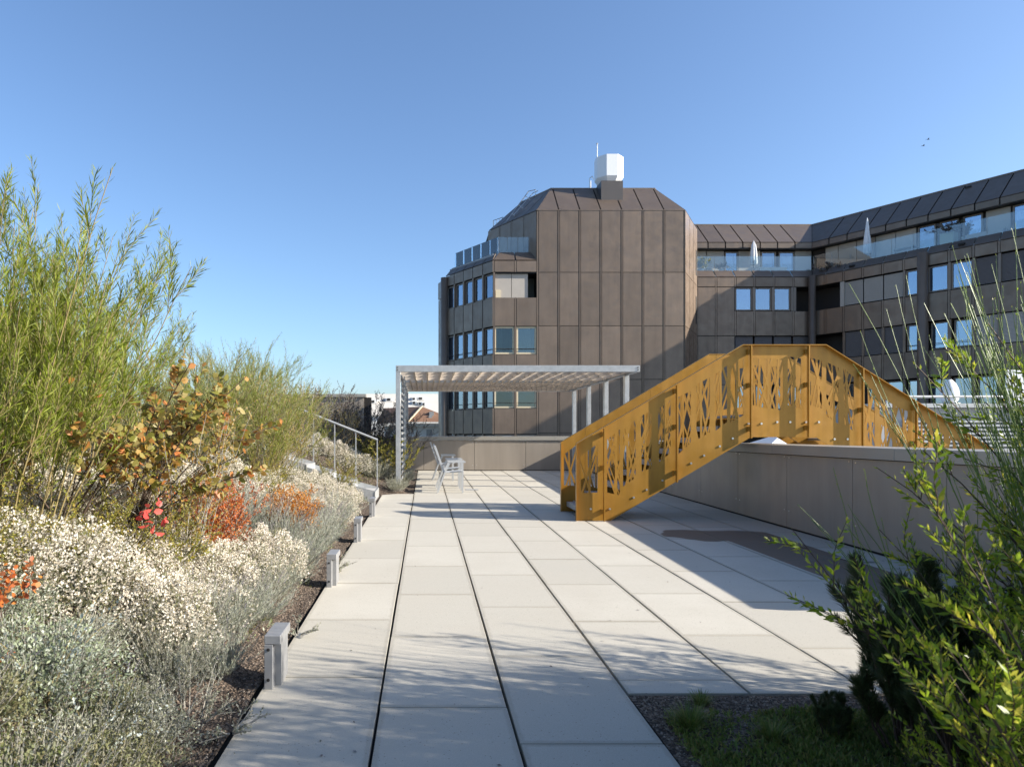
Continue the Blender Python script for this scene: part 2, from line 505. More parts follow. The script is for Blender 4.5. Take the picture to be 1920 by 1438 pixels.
# ------------------------------------------------------------------ setting
g_ = MB().box(-2500, 2500, -400, 4000, -10.5, -10).build('ground', GROUND); tag(g_, kind='structure')
EDGE = -.877
tb = MB().prism([(-.93, -3, -3), (-.93, 21.1, -3), (-.93, 21.1, fz(21.1) - .045), (-.93, -3, fz(-3) - .045)], (5.86, 0, 0))
tf = tb.build('terrace_floor', JOINT); tag(tf, kind='structure')
rng = random.Random(4)
W_, L_ = .644, 1.129
phase = [3.797, 3.394, 3.007, 3.75, 3.43, 4.29, 3.9, 7.09, 3.3]
sl_mesh = {}
for c in range(9):
    x0 = EDGE + c * W_
    y = phase[c] - 8 * L_
    while y < 21.05:
        a, b = y, y + L_
        if c >= 3 and a < 3.57 < b: a = 3.57
        lo = 3.57 if c >= 3 else -3
        if c == 0 and a < 13.95 < b: b = 13.95
        hi = 21.08 if c else 13.96
        if b > hi: b = hi
        if a < lo: a = lo if b > lo + .05 else 99
        if b - a > .05 and a < 90:
            gx = .0075; gy = rng.choice([.0018, .003, .005])
            key = (c, round(a, 2), round(b, 2))
            dz = rng.uniform(-.0015, .0015); jx = rng.uniform(-.002, .002)
            m = MB().hexa([(x0 + gx + jx, a + gy, fz(a) - .04), (x0 + W_ - gx + jx, a + gy, fz(a) - .04), (x0 + W_ - gx + jx, b - gy, fz(b) - .04), (x0 + gx + jx, b - gy, fz(b) - .04),
                           (x0 + gx + jx, a + gy, fz(a) + dz), (x0 + W_ - gx + jx, a + gy, fz(a) + dz), (x0 + W_ - gx + jx, b - gy, fz(b) + dz), (x0 + gx + jx, b - gy, fz(b) + dz)])
            m.build('paving_slab', SLAB, tf, bevel=.0022)
        y += L_
# planting bank on the left
def edge_x(y):
    return -.9 if y < 13.6 else (-.9 + .65 * min(1, (y - 13.6) / .5))
def bank_z(x, y):
    t = max(edge_x(y) - x, 0)
    s = .42 * max(t - .12, 0)
    if s > 1.5: s = 1.5 + .25 * (s - 1.5)
    s = min(s, 2.2)
    return fz(y) - .008 + s + .035 * math.sin(x * 5.1 + y * 1.7) * min(t, 1) + .03 * math.sin(y * 4.3 - x * 2.2) * min(t, 1)
def grid(name, mat, x0, x1, y0, y1, nx, ny, zf, kind):
    vs = [(x0 + (x1 - x0)*i/nx, y0 + (y1 - y0)*j/ny) for j in range(ny + 1) for i in range(nx + 1)]
    m = MB(); m.v = [(x, y, zf(x, y)) for x, y in vs]
    m.f = [(j*(nx+1)+i, j*(nx+1)+i+1, (j+1)*(nx+1)+i+1, (j+1)*(nx+1)+i) for j in range(ny) for i in range(nx)]
    o = m.build(name, mat, smooth=True); tag(o, kind=kind); return o
m = MB(); ny, nx = 190, 110
for j in range(ny + 1):
    y = -3 + 24.0 * j / ny
    for i in range(nx + 1):
        x = edge_x(y) + .005 - 12 * (i / nx) ** 1.6
        m.v.append((x, y, bank_z(x, y) + random.Random(i*997+j).uniform(-.008, .008)))
m.f = [(j*(nx+1)+i, j*(nx+1)+i+1, (j+1)*(nx+1)+i+1, (j+1)*(nx+1)+i) for j in range(ny) for i in range(nx)]
bank = m.build('planting_bank', SOIL, smooth=True); tag(bank, kind='structure')
def bed_z(x, y):
    t = min(max(x - 1.055, 0), max(3.56 - y, 0))
    return fz(y) - .010 + min(t, 1) * .10 + .015 * math.sin(x * 9 + y * 7) * min(t * 2, 1)
bed = grid('planting_bed', SOIL, 1.06, 8.0, -3, 3.565, 120, 90, bed_z, 'structure')

# pebbles (grit mulch)
def scatter_pebbles(name, n, fn, parent, seed):
    r = np.random.default_rng(seed)
    V = []; F = []
    for k in range(n):
        x, y = fn(r)
        z = bank_z(x, y) if x < 0 else bed_z(x, y)
        s = r.uniform(.003, .009)
        b = len(V); a = r.uniform(0, 6)
        for i in range(4):
            t = a + i * math.pi / 2; V.append((x + math.cos(t) * s * r.uniform(.7, 1.3), y + math.sin(t) * s, z))
        V.append((x, y, z + s * r.uniform(.6, 1.1)))
        F += [(b, b+1, b+4), (b+1, b+2, b+4), (b+2, b+3, b+4), (b+3, b, b+4)]
    mb = MB(); mb.v = V; mb.f = F
    o = mb.build(name, PEB); tag(o, kind='stuff')
    return o
PEB = leaf('grit', [(.08, .055, .038), (.17, .125, .09), (.30, .25, .20), (.11, .08, .058), (.05, .036, .026)], .9, 0.0)
p1 = scatter_pebbles('gravel_mulch', 9000, lambda r: (-.9 - r.uniform(0.02, 1) ** 1.3 * .75, r.uniform(2.3, 9)), None, 1)
tag(p1, 'brown grit mulch along the left paving edge', 'gravel')
p2 = scatter_pebbles('gravel_mulch', 9000, lambda r: (1.08 + r.uniform(0, 1) ** 1.2 * 2.2, 3.54 - r.uniform(0, 1) ** 1.3 * 1.4), None, 2)
tag(p2, 'dark grit mulch in the right bed in front of the pine', 'gravel')

# ------------------------------------------------------------------ parapet walls
wr = thing('parapet_wall', 'long taupe metal-clad parapet wall running along the right side under the golden stair', 'wall', (5.1, 12, 0))
X0 = 4.93
MB().box(X0 + .012, X0 + .33, 4.76, 21.5, -1, 1.10).build('wall_core', JOINT, wr)
ys = [4.74, 6.44, 7.86, 9.29, 10.74, 12.19, 13.63, 15.07, 16.5, 17.95, 19.4, 21.1]
for a, b in zip(ys, ys[1:]):
    p = MB().hexa([(X0 - .012, a + .004, fz(a) + .02), (X0 + .008, a + .004, fz(a) + .02), (X0 + .008, b - .004, fz(b) + .02), (X0 - .012, b - .004, fz(b) + .02),
                   (X0 - .012, a + .004, 1.11), (X0 + .008, a + .004, 1.11), (X0 + .008, b - .004, 1.11), (X0 - .012, b - .004, 1.11)]).build('panel', TAUPE, wr)
    rv = MB()
    for yy in (a + .06, b - .06):
        for zz in (.30, 1.02): rv.box(X0 - .017, X0 - .011, yy - .008, yy + .008, zz + fz(a)*.5, zz + fz(a)*.5 + .016)
    rv.build('rivet', STEEL, p)
cy = [4.70, 7.1, 9.6, 12.1, 14.6, 17.1, 19.2, 21.02]
for a, b in zip(cy, cy[1:]):
    MB().prism([(X0 - .055, a + .002, 1.12), (X0 - .055, a + .002, 1.245), (X0 + .36, a + .002, 1.252), (X0 + .36, a + .002, 1.12)], (0, b - a - .004, 0)).build('capping', TAUPE_CAP, wr, bevel=.003)
# its return to the right
wq = thing('parapet_wall', 'short return of the taupe parapet behind the broom shrub at the right edge', 'wall', (7, 4.8, 0))
MB().box(5.3, 9.5, 4.75, 5.05, -1, 1.10).build('wall_core', JOINT, wq)
for k in range(3): MB().box(5.27 + 1.41*k + .004, 5.27 + 1.41*(k+1) - .004, 4.725, 4.745, .08, 1.11).build('panel', TAUPE, wq)
MB().box(5.30, 9.5, 4.70, 5.1, 1.12, 1.25).build('capping', TAUPE_CAP, wq)
wf = thing('parapet_wall', 'taupe metal-clad parapet wall closing the far end of the terrace under the brown tower', 'wall', (2, 21.2, 0))
YF = 21.1
MB().box(-1.2, 5.25, YF + .012, YF + .33, -1, 1.17).build('wall_core', JOINT, wf)
xs = [-1.62, -.05, 1.52, 3.10, 4.67, 5.25]
for a, b in zip(xs, xs[1:]):
    p = MB().box(a + .005, b - .005, YF - .012, YF + .008, fz(YF) + .02, 1.19).build('panel', TAUPE, wf)
    rv = MB()
    for xx in (a + .06, b - .06):
        for zz in (.42, 1.12): rv.box(xx - .008, xx + .008, YF - .017, YF - .011, zz, zz + .016)
    rv.build('rivet', STEEL, p)
for a, b in ((-1.6, 1.1), (1.1, 4.0), (4.0, 5.3)):
    MB().prism([(a + .002, YF - .05, 1.2), (a + .002, YF - .05, 1.315), (a + .002, YF + .36, 1.322), (a + .002, YF + .36, 1.2)], (b - a - .004, 0, 0)).build('capping', TAUPE_CAP, wf)
# higher wall behind the bank
wl = thing('garden_wall', 'tall grey-brown wall panels behind the shrubs left of the pergola', 'wall', (-3, 20.6, 0))
MB().box(-6.5, -1.65, 20.72, 20.95, -1, 2.50).build('wall_core', JOINT, wl)
for a, b in ((-6.5, -4.9), (-4.9, -3.32), (-3.32, -1.85)):
    MB().box(a + .01, b - .01, 20.69, 20.715, .3, 2.50).build('panel', TAUPE, wl)
MB().box(-6.5, -1.8, 20.62, 21.0, 2.51, 2.60).build('capping', TAUPE_CAP, wl)

# roof beyond the right-hand wall
lr = MB().box(5.3, 40, 5.2, 33, -.6, .02).build('lower_roof', GREYROOF); tag(lr, kind='structure')
# ------------------------------------------------------------------ brown tower
A = (3.88, 39.0); Bp = (1.29, 43.04); Fp = (14.82, 39.0); Gp = (16.97, 42.7); C = (24.2, 42.7)
tw = thing('apartment_tower', 'brown metal-clad tower with mansard roof and glass balcony behind the pergola', 'building', (9, 42, -10))
def poly_block(pts, z0, z1, name, mat, par):
    return MB().prism([(x, y, z0) for x, y in pts], (0, 0, z1 - z0)).build(name, mat, par)
ins = .06
core = [(A[0] + .1, A[1] + .06), (Fp[0] - .05, Fp[1] + .06), (Gp[0] - .07, Gp[1]), (16.9, 54), (1.0, 54), (1.0, 43.8), (Bp[0] + .5, Bp[1] + .1)]
# lower volume is floor slabs with recessed rooms on the window sides, solid behind the panelled front
poly_block([(6.45, 39.06), (14.77, 39.06), (16.9, 42.7), (16.9, 54), (6.45, 54)], -10, 10.6, 'wall', BRONZE_DK, tw)
room = [(4.9, 40.4), (6.44, 40.4), (6.44, 54), (2.2, 54), (2.2, 44.9)]
poly_block(room, -10, 10.6, 'room_wall', M('room_plaster', (.16, .17, .15), .8).m, tw)
low = [(A[0] + .06, A[1] + .05), (6.44, A[1] + .05), (6.44, 54), (1.3, 54), (1.3, 43.5), (Bp[0] + .12, Bp[1] + .1)]
for z0, z1 in ((10.58, 11.3), (7.55, 9.12), (4.45, 5.9), (1.38, 2.82), (-10, -.2)):
    poly_block(low, z0, z1, 'floor_band', BRONZE_DK, tw)
upc = [(6.47, 39.06), (14.77, 39.06), (16.9, 42.7), (16.9, 54), (4.06, 54), (4.06, 43.0)]
poly_block(upc, 10.6, 14.14, 'wall', BRONZE_DK, tw)
FF = Fr(6.41, 39.0, 1, 0)
bt = MB()
for i in range(7):
    for z0, z1 in ((10.6, 14.14), (7.55, 10.6), (4.5, 7.55), (1.45, 4.5), (-1.6, 1.45), (-4.65, -1.6)):
        panel(FF, tw, i*1.201, (i+1)*1.201, z0, z1)
    if i: batten(FF, bt, i*1.201, -4.6, 14.12)
bt.build('standing_seam', BRONZE, tw)
a_, d_, zt = 1.13, 1.86, 16.03
roofpts = [(6.41, 39, 14.15), (14.82, 39, 14.15), (16.97, 42.7, 14.15), (16.97, 54, 14.15), (4.0, 54, 14.15), (4.0, 43, 14.15)]
rt = [(7.54, 40.86, zt), (13.69, 40.86, zt), (15.2, 43.4, zt), (15.2, 52.5, zt), (6.12, 52.5, zt), (6.12, 43.22, zt)]
mb = MB(); mb.v = [(x, y, z - .06) for x, y, z in roofpts] + [(x, y, z - .06) for x, y, z in rt]
mb.f = [(5, 4, 3, 2, 1, 0), (6, 7, 8, 9, 10, 11)] + [(i, (i+1) % 6, 6 + (i+1) % 6, 6 + i) for i in range(6)]
mb.build('roof_deck', BRONZE_DK, tw)
def mans(fr, par, W, n, z0, z1, d, a0, a1, mat=ROOFMETAL, g=.035):
    for i in range(n):
        u0, u1 = W*i/n + g, W*(i+1)/n - g
        # clip the top edge to [a0, W-a1]; hips cut the end panels
        pts = [(u0, z0, 0), (u1, z0, 0)]
        def hip_t(u):      # height fraction where vertical line u meets a hip
            t = 1.0
            if a0 > 0 and u < a0: t = min(t, u / a0)
            if a1 > 0 and u > W - a1: t = min(t, (W - u) / a1)
            if a0 < 0 and False: pass
            return t
        t1 = hip_t(u1); t0 = hip_t(u0)
        pts.append((u1, z0 + (z1-z0)*t1, d*t1))
        for corner in ((W - a1) if a1 > 0 else None, a0 if a0 > 0 else None):
            if corner is not None and u0 < corner < u1: pts.append((corner, z1, d))
        if t0 > .01: pts.append((u0, z0 + (z1-z0)*t0, d*t0))
        slope(fr, par, pts, mat)
mans(FF, tw, 8.41, 7, 14.15, zt, d_, a_, a_)
# cap line at the roof's edge
FF.box(MB(), 0, 8.41, 14.13, 14.17, -.05, -.035).build('eaves_trim', BRONZE, tw)
FL = Fr(4.0, 43.0, 6.41 - 4.0, 39.0 - 43.0); WL = math.hypot(2.41, 4.0)
for i in range(4):
    for z0, z1 in ((11.3, 14.14),):
        panel(FL, tw, WL*i/4, WL*(i+1)/4, z0, z1)
mans(FL, tw, WL, 4, 14.15, zt, 1.93, .9, 1.01)
MB().prism([(7.5, 40.8, zt - .05), (13.73, 40.8, zt - .05), (15.3, 43.4, zt - .05), (15.3, 52.5, zt - .05), (6.0, 52.5, zt - .05), (6.07, 43.2, zt - .05)], (0, 0, .10)).build('roof_cap', ROOFMETAL, tw)
FL.box(MB(), .55, 1.0, 12.9, 13.0, -.05, -.03).build('vent_slot', DARK, tw)
FRt = Fr(Fp[0], Fp[1], Gp[0]-Fp[0], Gp[1]-Fp[1]); WR = math.hypot(Gp[0]-Fp[0], Gp[1]-Fp[1])
for i in range(3):
    for z0, z1 in ((10.6, 14.14), (7.55, 10.6), (4.5, 7.55), (1.45, 4.5), (-1.6, 1.45)):
        panel(FRt, tw, WR*i/3, WR*(i+1)/3, z0, z1)
mans(FRt, tw, WR, 3, 14.15, zt, 1.91, 1.04, 0)
for z0, z1 in ((11.2, 12.75), (8.2, 9.9)):
    FRt.box(MB(), WR - .62, WR - .22, z0, z1, -.045, -.03).build('slit_window', DARK, tw)
# annex with two bays to the left of the front
FA = Fr(A[0], A[1], 1, 0); wa = 2.53 / 2
for i in range(2):
    u0, u1 = wa*i, wa*(i+1)
    panel(FA, tw, u0, u1, 10.62, 11.27)
    panel(FA, tw, u0, u1, 7.53, 9.17)
    panel(FA, tw, u0, u1, 4.42, 5.93)
    panel(FA, tw, u0, u1, 1.38, 2.85)
    for z0, z1 in ((5.93, 7.53), (2.85, 4.42), (-.2, 1.38)):
        window(FA, tw, u0 + .07, u1 - .07, z0 + .02, z1 - .02, .10, CREAM if z0 > 2 else None, [.4, .8][i] if z0 > 5 else 0, True, .09)
        FA.box(MB(), u1 - .06, u1 + .06, z0, z1, -.02, .1).build('mullion', BRONZE, tw)
    slope(FA, tw, [(u0 + .04 if i else .0, 11.29, 0), (u1 - .04, 11.29, 0), (u1 - .04, 11.85, .5), (u0 + .04 if i else .42, 11.85, .5)])
FA.box(MB(), .0, .1, 5.9, 10.6, -.03, .1).build('mullion', BRONZE, tw)
# top bay: sliding blind panels and a dark opening
for i in range(2):
    FA.box(MB(), .12 + .95*i, .12 + .95*(i+1) - .03, 9.17, 10.55, .12, .16).build('blind', BLIND, tw)
FA.box(MB(), .0, 2.53, 10.56, 10.62, .0, .2).build('lintel', DARK, tw)
FA.box(MB(), .14, .42, 9.18, 9.62, .07, .11).build('vent_grille', CREAM, tw)
# faceted left side, five window bays
FS_ = Fr(Bp[0], Bp[1], A[0]-Bp[0], A[1]-Bp[1]); WS = math.hypot(A[0]-Bp[0], A[1]-Bp[1]); nb = 5
for i in range(nb):
    u0, u1 = WS*i/nb, WS*(i+1)/nb
    for z0, z1 in ((10.62, 11.27), (7.53, 9.17), (4.42, 5.93), (1.38, 2.85)):
        panel(FS_, tw, u0, u1, z0, z1, g=.03)
    for z0, z1 in ((9.17, 10.62), (5.93, 7.53), (2.85, 4.42), (-.2, 1.38)):
        window(FS_, tw, u0 + .12, u1 - .06, z0 + .02, z1 - .06, .10, None, 0, z0 < 9, .06)
        FS_.box(MB(), u0 - .02, u0 + .1, z0, z1, -.06, .12).build('mullion', BRONZE, tw)
    slope(FS_, tw, [(u0 + .03, 11.29, 0), (u1 - .03, 11.29, 0), (u1 - (.03 if i < nb-1 else .35), 11.85, .5), (u0 + .03, 11.85, .5)])
poly_block([(3.9, 39.5), (6.46, 39.5), (6.46, 52), (2.0, 52), (2.0, 43.8), (1.55, 43.3)], 11.3, 11.8, 'terrace_deck', GREYROOF, tw)
MB().tube([(Bp[0] - .08, Bp[1] - .05, -10), (Bp[0] - .08, Bp[1] - .05, 11.2)], .24, 16).build('round_column', BRONZE, tw, smooth=True)
FB = Fr(.86, 45.0, .5, -1.9)
for z0, z1 in ((10.2, 11.3), (-6, 10.15)):
    FB.box(MB(), 0, 1.75, z0, z1 - .02, -.02 if z1 > 11 else 0, .4).build('panel', BRONZE, tw)
# glass round the annex terrace
def glass_run(fr, par, u0, u1, z0, z1, d, n, name='glass_panel'):
    for i in range(n):
        a = u0 + (u1-u0)*i/n; b = u0 + (u1-u0)*(i+1)/n
        fr.box(MB(), a + .012, b - .012, z0, z1, d, d + .016).build(name, GLASS, par)
glass_run(FA, tw, -.05 + .3, 2.1, 11.75, 12.78, .55, 3)
glass_run(FS_, tw, .2, WS - .2, 11.75, 12.78, .55, 5)
# roof furniture
MB().box(10.25, 11.52, 39.8, 41.4, 14.6, 16.14).build('chimney', tinted('chimney_cladding', (.09, .08, .075), .5, .2, .03, 1, .1), tw)
cw = thing('exhaust_cowl', 'white eight-sided exhaust cowl on top of the dark chimney box', 'roof vent', (10.9, 40.7, 16.14))
def octo(cx, cy, r, z): return [(cx + r*math.cos(math.pi/8 + k*math.pi/4), cy + r*math.sin(math.pi/8 + k*math.pi/4), z) for k in range(8)]
for k in range(8):
    r0, r1 = .6, .84
    q = [octo(10.93, 40.7, rr, zz)[j] for rr, zz in ((r0, 16.16), (r1, 16.5), (r1, 17.75)) for j in (k, (k+1) % 8)]
    mb = MB(); mb.v = q + [(a + (10.93 - a)*.05, b + (40.7 - b)*.05, c) for a, b, c in q]
    mb.f = [(0, 1, 3, 2), (2, 3, 5, 4), (7, 6, 8, 9), (9, 8, 10, 11), (4, 5, 11, 10), (0, 6, 7, 1), (0, 2, 8, 6), (2, 4, 10, 8), (1, 7, 9, 3), (3, 9, 11, 5)]
    mb.build('side_panel', WHITEPL, cw)
MB().prism(octo(10.93, 40.7, .8, 17.60), (0, 0, .06)).build('top_plate', ALU, cw)
MB().box(10.6, 11.25, 40.3, 41.1, 16.1, 16.4).build('duct', ALU, cw)
an = thing('antenna', 'thin white antenna rod rising beside the white cowl on the tower roof', 'antenna', (10.3, 41, 16))
MB().tube([(10.32, 41, 15.9), (10.32, 41, 18.75)], .03, 6).build('rod', WHITEPL, an)
MB().tube([(10.32, 41, 18.75), (10.32, 41, 18.83)], .055, 6).build('tip', ALU, an)
MB().box(10.24, 10.4, 40.9, 41.1, 15.9, 16.1).build('bracket', ALU, an)
ld = thing('roof_ladder', 'grey ladder with hoops standing behind the chimney box on the tower roof', 'ladder', (10.0, 41.6, 16))
MB().tube([(9.98, 41.5, 15.9), (9.98, 41.5, 16.9), (10.12, 41.4, 17.0), (10.2, 41.4, 16.8)], .025, 5).build('rail', STEEL, ld)
MB().tube([(10.15, 41.9, 15.9), (10.15, 41.9, 16.9)], .025, 5).build('rail', STEEL, ld)
for k in range(4): MB().tube([(9.98, 41.5, 16.1 + .2*k), (10.15, 41.9, 16.1 + .2*k)], .018, 4).build('rung', STEEL, ld)
hb = thing('roof_hatch', 'low copper-brown hatch box on the tower roof left of the chimney', 'roof hatch', (9, 42, 16))
MB().box(8.75, 10.15, 41.6, 43, 15.98, 16.22).build('box', BRONZE, hb); MB().box(8.68, 10.2, 41.55, 43.05, 16.22, 16.3).build('lid', COPPER, hb)
rl = thing('roof_railing', 'bent grey handrail climbing the sloped roof at the left of the tower', 'railing', (6.5, 42, 15))
def on(pts, r=.03, n='rail', p=None): return MB().tube(pts, r, 5).build(n, STEEL, p)
on([(4.95, 41.6, 14.35), (6.35, 42.0, 16.3), (6.75, 41.8, 16.32), (6.75, 41.8, 16.0)], .03, 'rail', rl)
on([(5.35, 41.2, 14.6), (6.55, 41.6, 16.05), (6.85, 41.5, 16.15)], .025, 'rail', rl)
for t in (.25, .55, .85):
    a = Vector((4.95, 41.6, 14.35)).lerp(Vector((6.35, 42.0, 16.3)), t); on([a, a + Vector((.25, -.3, -.35))], .02, 'post', rl)
r2 = thing('roof_railing', 'small grey hooped guard at the lower left end of the tower roof', 'railing', (4.3, 43, 14.2))
for k in range(4):
    x = 4.35 + k*.18; on([(x, 43.4, 14.1), (x, 43.4, 14.95 + .05*k)], .02, 'post', r2)
on([(4.3, 43.4, 14.1), (4.3, 43.4, 14.93), (4.95, 43.4, 15.15)], .025, 'rail', r2)

# ------------------------------------------------------------------ wing building
wg = thing('apartment_block', 'dark brown angled apartment block with two glass-railed terraces right of the tower', 'building', (24, 42, -10))
FBk = Fr(Gp[0], Gp[1], 1, 0); WB = C[0] - Gp[0]
FW = Fr(C[0], C[1], .61, -1); NW = 20; bw = 1.08; s0 = -.28
WW = s0 + NW*bw
def ub(d): return WB + .5613*d       # end of the back wall at depth d
def us(d): return -.5613*d           # start of the wing at depth d
def strip(z0, z1, d0, d1, name, mat, back=True, wing=True, dd=0.0):
    if back:
        P = [FBk.p(-.3, z0, d0), FBk.p(ub(d0), z0, d0), FBk.p(ub(d1), z0, d1), FBk.p(-.3, z0, d1)]
        MB().prism(P, (0, 0, z1-z0)).build(name, mat, wg)
    if wing:
        P = [FW.p(us(d0), z0, d0), FW.p(WW, z0, d0), FW.p(WW, z0, d1), FW.p(us(d1), z0, d1)]
        MB().prism(P, (0, 0, z1-z0)).build(name, mat, wg)
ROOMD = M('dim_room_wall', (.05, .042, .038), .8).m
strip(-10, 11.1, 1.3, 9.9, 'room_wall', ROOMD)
for z0, z1 in ((10.57, 11.14), (7.52, 9.03), (4.5, 5.95), (1.4, 2.85), (-10, -.2)):
    strip(z0, z1, .05, 1.28, 'floor_band', BRONZE_DK)
strip(11.14, 11.3, .06, 2.0, 'terrace_deck', GREYROOF)
strip(11.3, 13.4, 1.62, 9.9, 'terrace_wall', BRONZE_DK)
strip(13.22, 13.3, 1.0, 1.62, 'soffit', BRONZE_DK)
strip(13.3, 13.5, 1.1, 9.9, 'roof_deck', BRONZE_DK)
# back wall bays
nbk = 6; wb = WB / nbk
for i in range(nbk):
    u0, u1 = wb*i, wb*(i+1)
    e = 1 if i == nbk-1 else 0
    panel(FBk, wg, u0, u1 - .15*e, 10.57, 11.16)
    slope(FBk, wg, [(u0 + .04, 11.18, 0), (u1 - .04, 11.18, 0), (u1 - .04 + .25*e, 11.66, .45), (u0 + .04, 11.66, .45)])
    if i < 2:
        FBk.box(MB(), u0, u1, -.2, 10.57, .02, .06).build('wall', BRONZE_DK, wg)
        for z0, z1 in ((7.52, 10.55), (4.47, 7.5), (1.42, 4.45)): panel(FBk, wg, u0, u1, z0, z1)
    else:
        for z0, z1 in ((7.52, 9.05), (4.47, 5.95), (1.42, 2.85)): panel(FBk, wg, u0, u1 - .15*e, z0, z1)
        if i < 5:
            window(FBk, wg, u0 + .04, u1 - .12, 9.1, 10.53, .12, None, [0, .7, 1.0][i-2], False)
            FBk.box(MB(), u1 - .115, u1 + .03, 9.07, 10.55, .0, .16).build('mullion', FRAMEM, wg)
        else:
            FBk.box(MB(), u0 + .02, u0 + .2, 9.07, 10.55, .0, .16).build('mullion', FRAMEM, wg)
        blind(FBk, wg, u0 + .06, u1 - .06, 6.0, 7.48, .08, BLINDD, 'louvre_shutter')
        window(FBk, wg, u0 + .08, u1 - .08, 2.9, 4.43, .12)
    # roof
    n2 = 1
for i in range(7):
    e = 1 if i == 6 else 0
    w7 = (WB + .56) / 7
    u0, u1 = w7*i - .0, w7*(i+1)
    FBk.box(MB(), u0 + .04, u1 - .04 + .0*e, 13.27, 13.6, .97, 1.02).build('roof_panel', ROOFMETAL, wg)
    k0 = u1 - .04; k1 = (u1 - .04) + (ub(2.9) - ub(1.0) if e else 0)
    slope(FBk, wg, [(u0 + .04, 13.62, 1.0), (k0, 13.62, 1.0), (k1, 15.3, 2.9), (u0 + .04, 15.3, 2.9)])
mb = MB(); mb.prism([FBk.p(-.5, 13.55, 1.03), FBk.p(ub(1.03), 13.55, 1.03), FBk.p(ub(2.92), 15.24, 2.92), FBk.p(-.5, 15.24, 2.92)], (0, 0, -.15)).build('roof_deck', BRONZE_DK, wg)
mb = MB(); mb.prism([FW.p(us(1.03), 13.55, 1.03), FW.p(WW, 13.55, 1.03), FW.p(WW, 15.24, 2.92), FW.p(us(2.92), 15.24, 2.92)], (0, 0, -.15)).build('roof_deck', BRONZE_DK, wg)
strip(13.5, 15.2, 3.0, 9.9, 'roof_core', BRONZE_DK)
strip(15.26, 15.37, 2.84, 9.9, 'roof_cap', ROOFMETAL)
# terrace level of the back wall
for k, (u0, u1, kind) in enumerate([(0.2, 1.2, 'b'), (1.25, 2.35, 'b'), (2.4, 3.25, 'w'), (3.3, 4.7, 'b'), (4.75, 5.7, 'w'), (5.9, 6.9, 'w'), (6.95, 8.0, 'b')]):
    if kind == 'w': window(FBk, wg, u0, u1, 11.32, 13.15, 1.5)
    else: FBk.box(MB(), u0, u1, 11.32, 13.2, 1.48, 1.56).build('wall_panel', BLIND, wg)
# wing bays
for i in range(NW):
    u0, u1 = max(s0 + bw*i, 0.0), s0 + bw*(i+1)
    e = (i == 0)
    panel(FW, wg, u0 + (.12 if e else 0), u1, 10.57, 11.16)
    lo_ = u0 + .03
    slope(FW, wg, [(lo_, 11.18, 0), (u1 - .03, 11.18, 0), (u1 - .03, 11.66, .45), (lo_ - (.25 if e else 0), 11.66, .45)])
    for z0, z1 in ((7.52, 9.05), (4.47, 5.95), (1.42, 2.85)): panel(FW, wg, u0 + (.12 if e else 0), u1, z0, z1)
    # upper floor
    if i in (2, 3, 4): blind(FW, wg, u0 + .03, u1 - .03, 9.12, 10.5, .06, BLIND)
    elif i in (8, 9): blind(FW, wg, u0 + .03, u1 - .03, 9.12, 10.5, .06, BLINDD)
    elif i > 4: window(FW, wg, u0 + .08, u1 - .05, 9.1, 10.5, .12, None, .55 if i == 6 else (1.0 if i in (7, 12, 15) else .35 if i in (5, 11, 14) else 0))
    if i > 1 and i not in (2, 3, 4): FW.box(MB(), u0 - .04, u0 + .07, 9.07, 10.55, .0, .16).build('mullion', FRAMEM, wg)
    if i == 2: FW.box(MB(), u0 - .2, u0 + .02, 9.07, 10.55, -.01, .16).build('mullion', BLIND, wg)
    # middle floor
    if i in (2, 3, 4): blind(FW, wg, u0 + .05, u1 - .05, 6.0, 7.48, .04, BLINDD, 'louvre_shutter')
    elif i in (8, 9, 10): blind(FW, wg, u0 + .03, u1 - .03, 6.0, 7.48, .04, BLIND)
    elif i > 4: window(FW, wg, u0 + .14, u1 - .1, 6.0, 7.46, .3 if i in (6, 7) else .12, None, .4 if i in (5, 7, 12) else 0, True)
    if i > 1: FW.box(MB(), u0 - .06, u0 + .08, 5.97, 7.5, .0, .16).build('mullion', BRONZE, wg)
    # lower floor
    if i > 1: window(FW, wg, u0 + .1, u1 - .1, 2.9, 4.4, .3)
    if i > 1: FW.box(MB(), u0 - .05, u0 + .07, 2.87, 4.45, .0, .16).build('mullion', BRONZE, wg)
    # terrace level
    if i in (0, 1, 2, 3, 4, 8): FW.box(MB(), u0 + .02, u1 - .02, 11.32, 13.2, 1.48, 1.56).build('wall_panel', BLIND, wg)
    else: window(FW, wg, u0 + .08, u1 - .12, 11.32, 13.18, 1.5)
    # roof
    w0 = s0 - .3 + bw*i
    aa = w0 + .035; bb = w0 + bw - .035
    a0 = max(aa, us(1.0)); 
    FW.box(MB(), a0, bb, 13.27, 13.6, .97, 1.02).build('roof_panel', ROOFMETAL, wg)
    slope(FW, wg, [(a0, 13.62, 1.0), (bb, 13.62, 1.0), (bb, 15.3, 2.9), (aa - (1.07 if e else 0), 15.3, 2.9)])
for (x, y, r) in ((C[0] - .17, C[1] - .28, .2),):
    MB().tube([(x, y, -10), (x, y, 11.2)], r, 16).build('round_column', BRONZE, wg, smooth=True)
for s in (6.1, 14.7):
    q = FW.p(s, 0, -.16); MB().tube([(q[0], q[1], -10), (q[0], q[1], 11.3)], .25, 16).build('round_column', BRONZE, wg, smooth=True)
glass_run(FBk, wg, .1, ub(.5) - .05, 11.6, 12.62, .5, 6)
glass_run(FW, wg, us(.5) + .05, WW - .2, 11.6, 12.62, .5, 19)
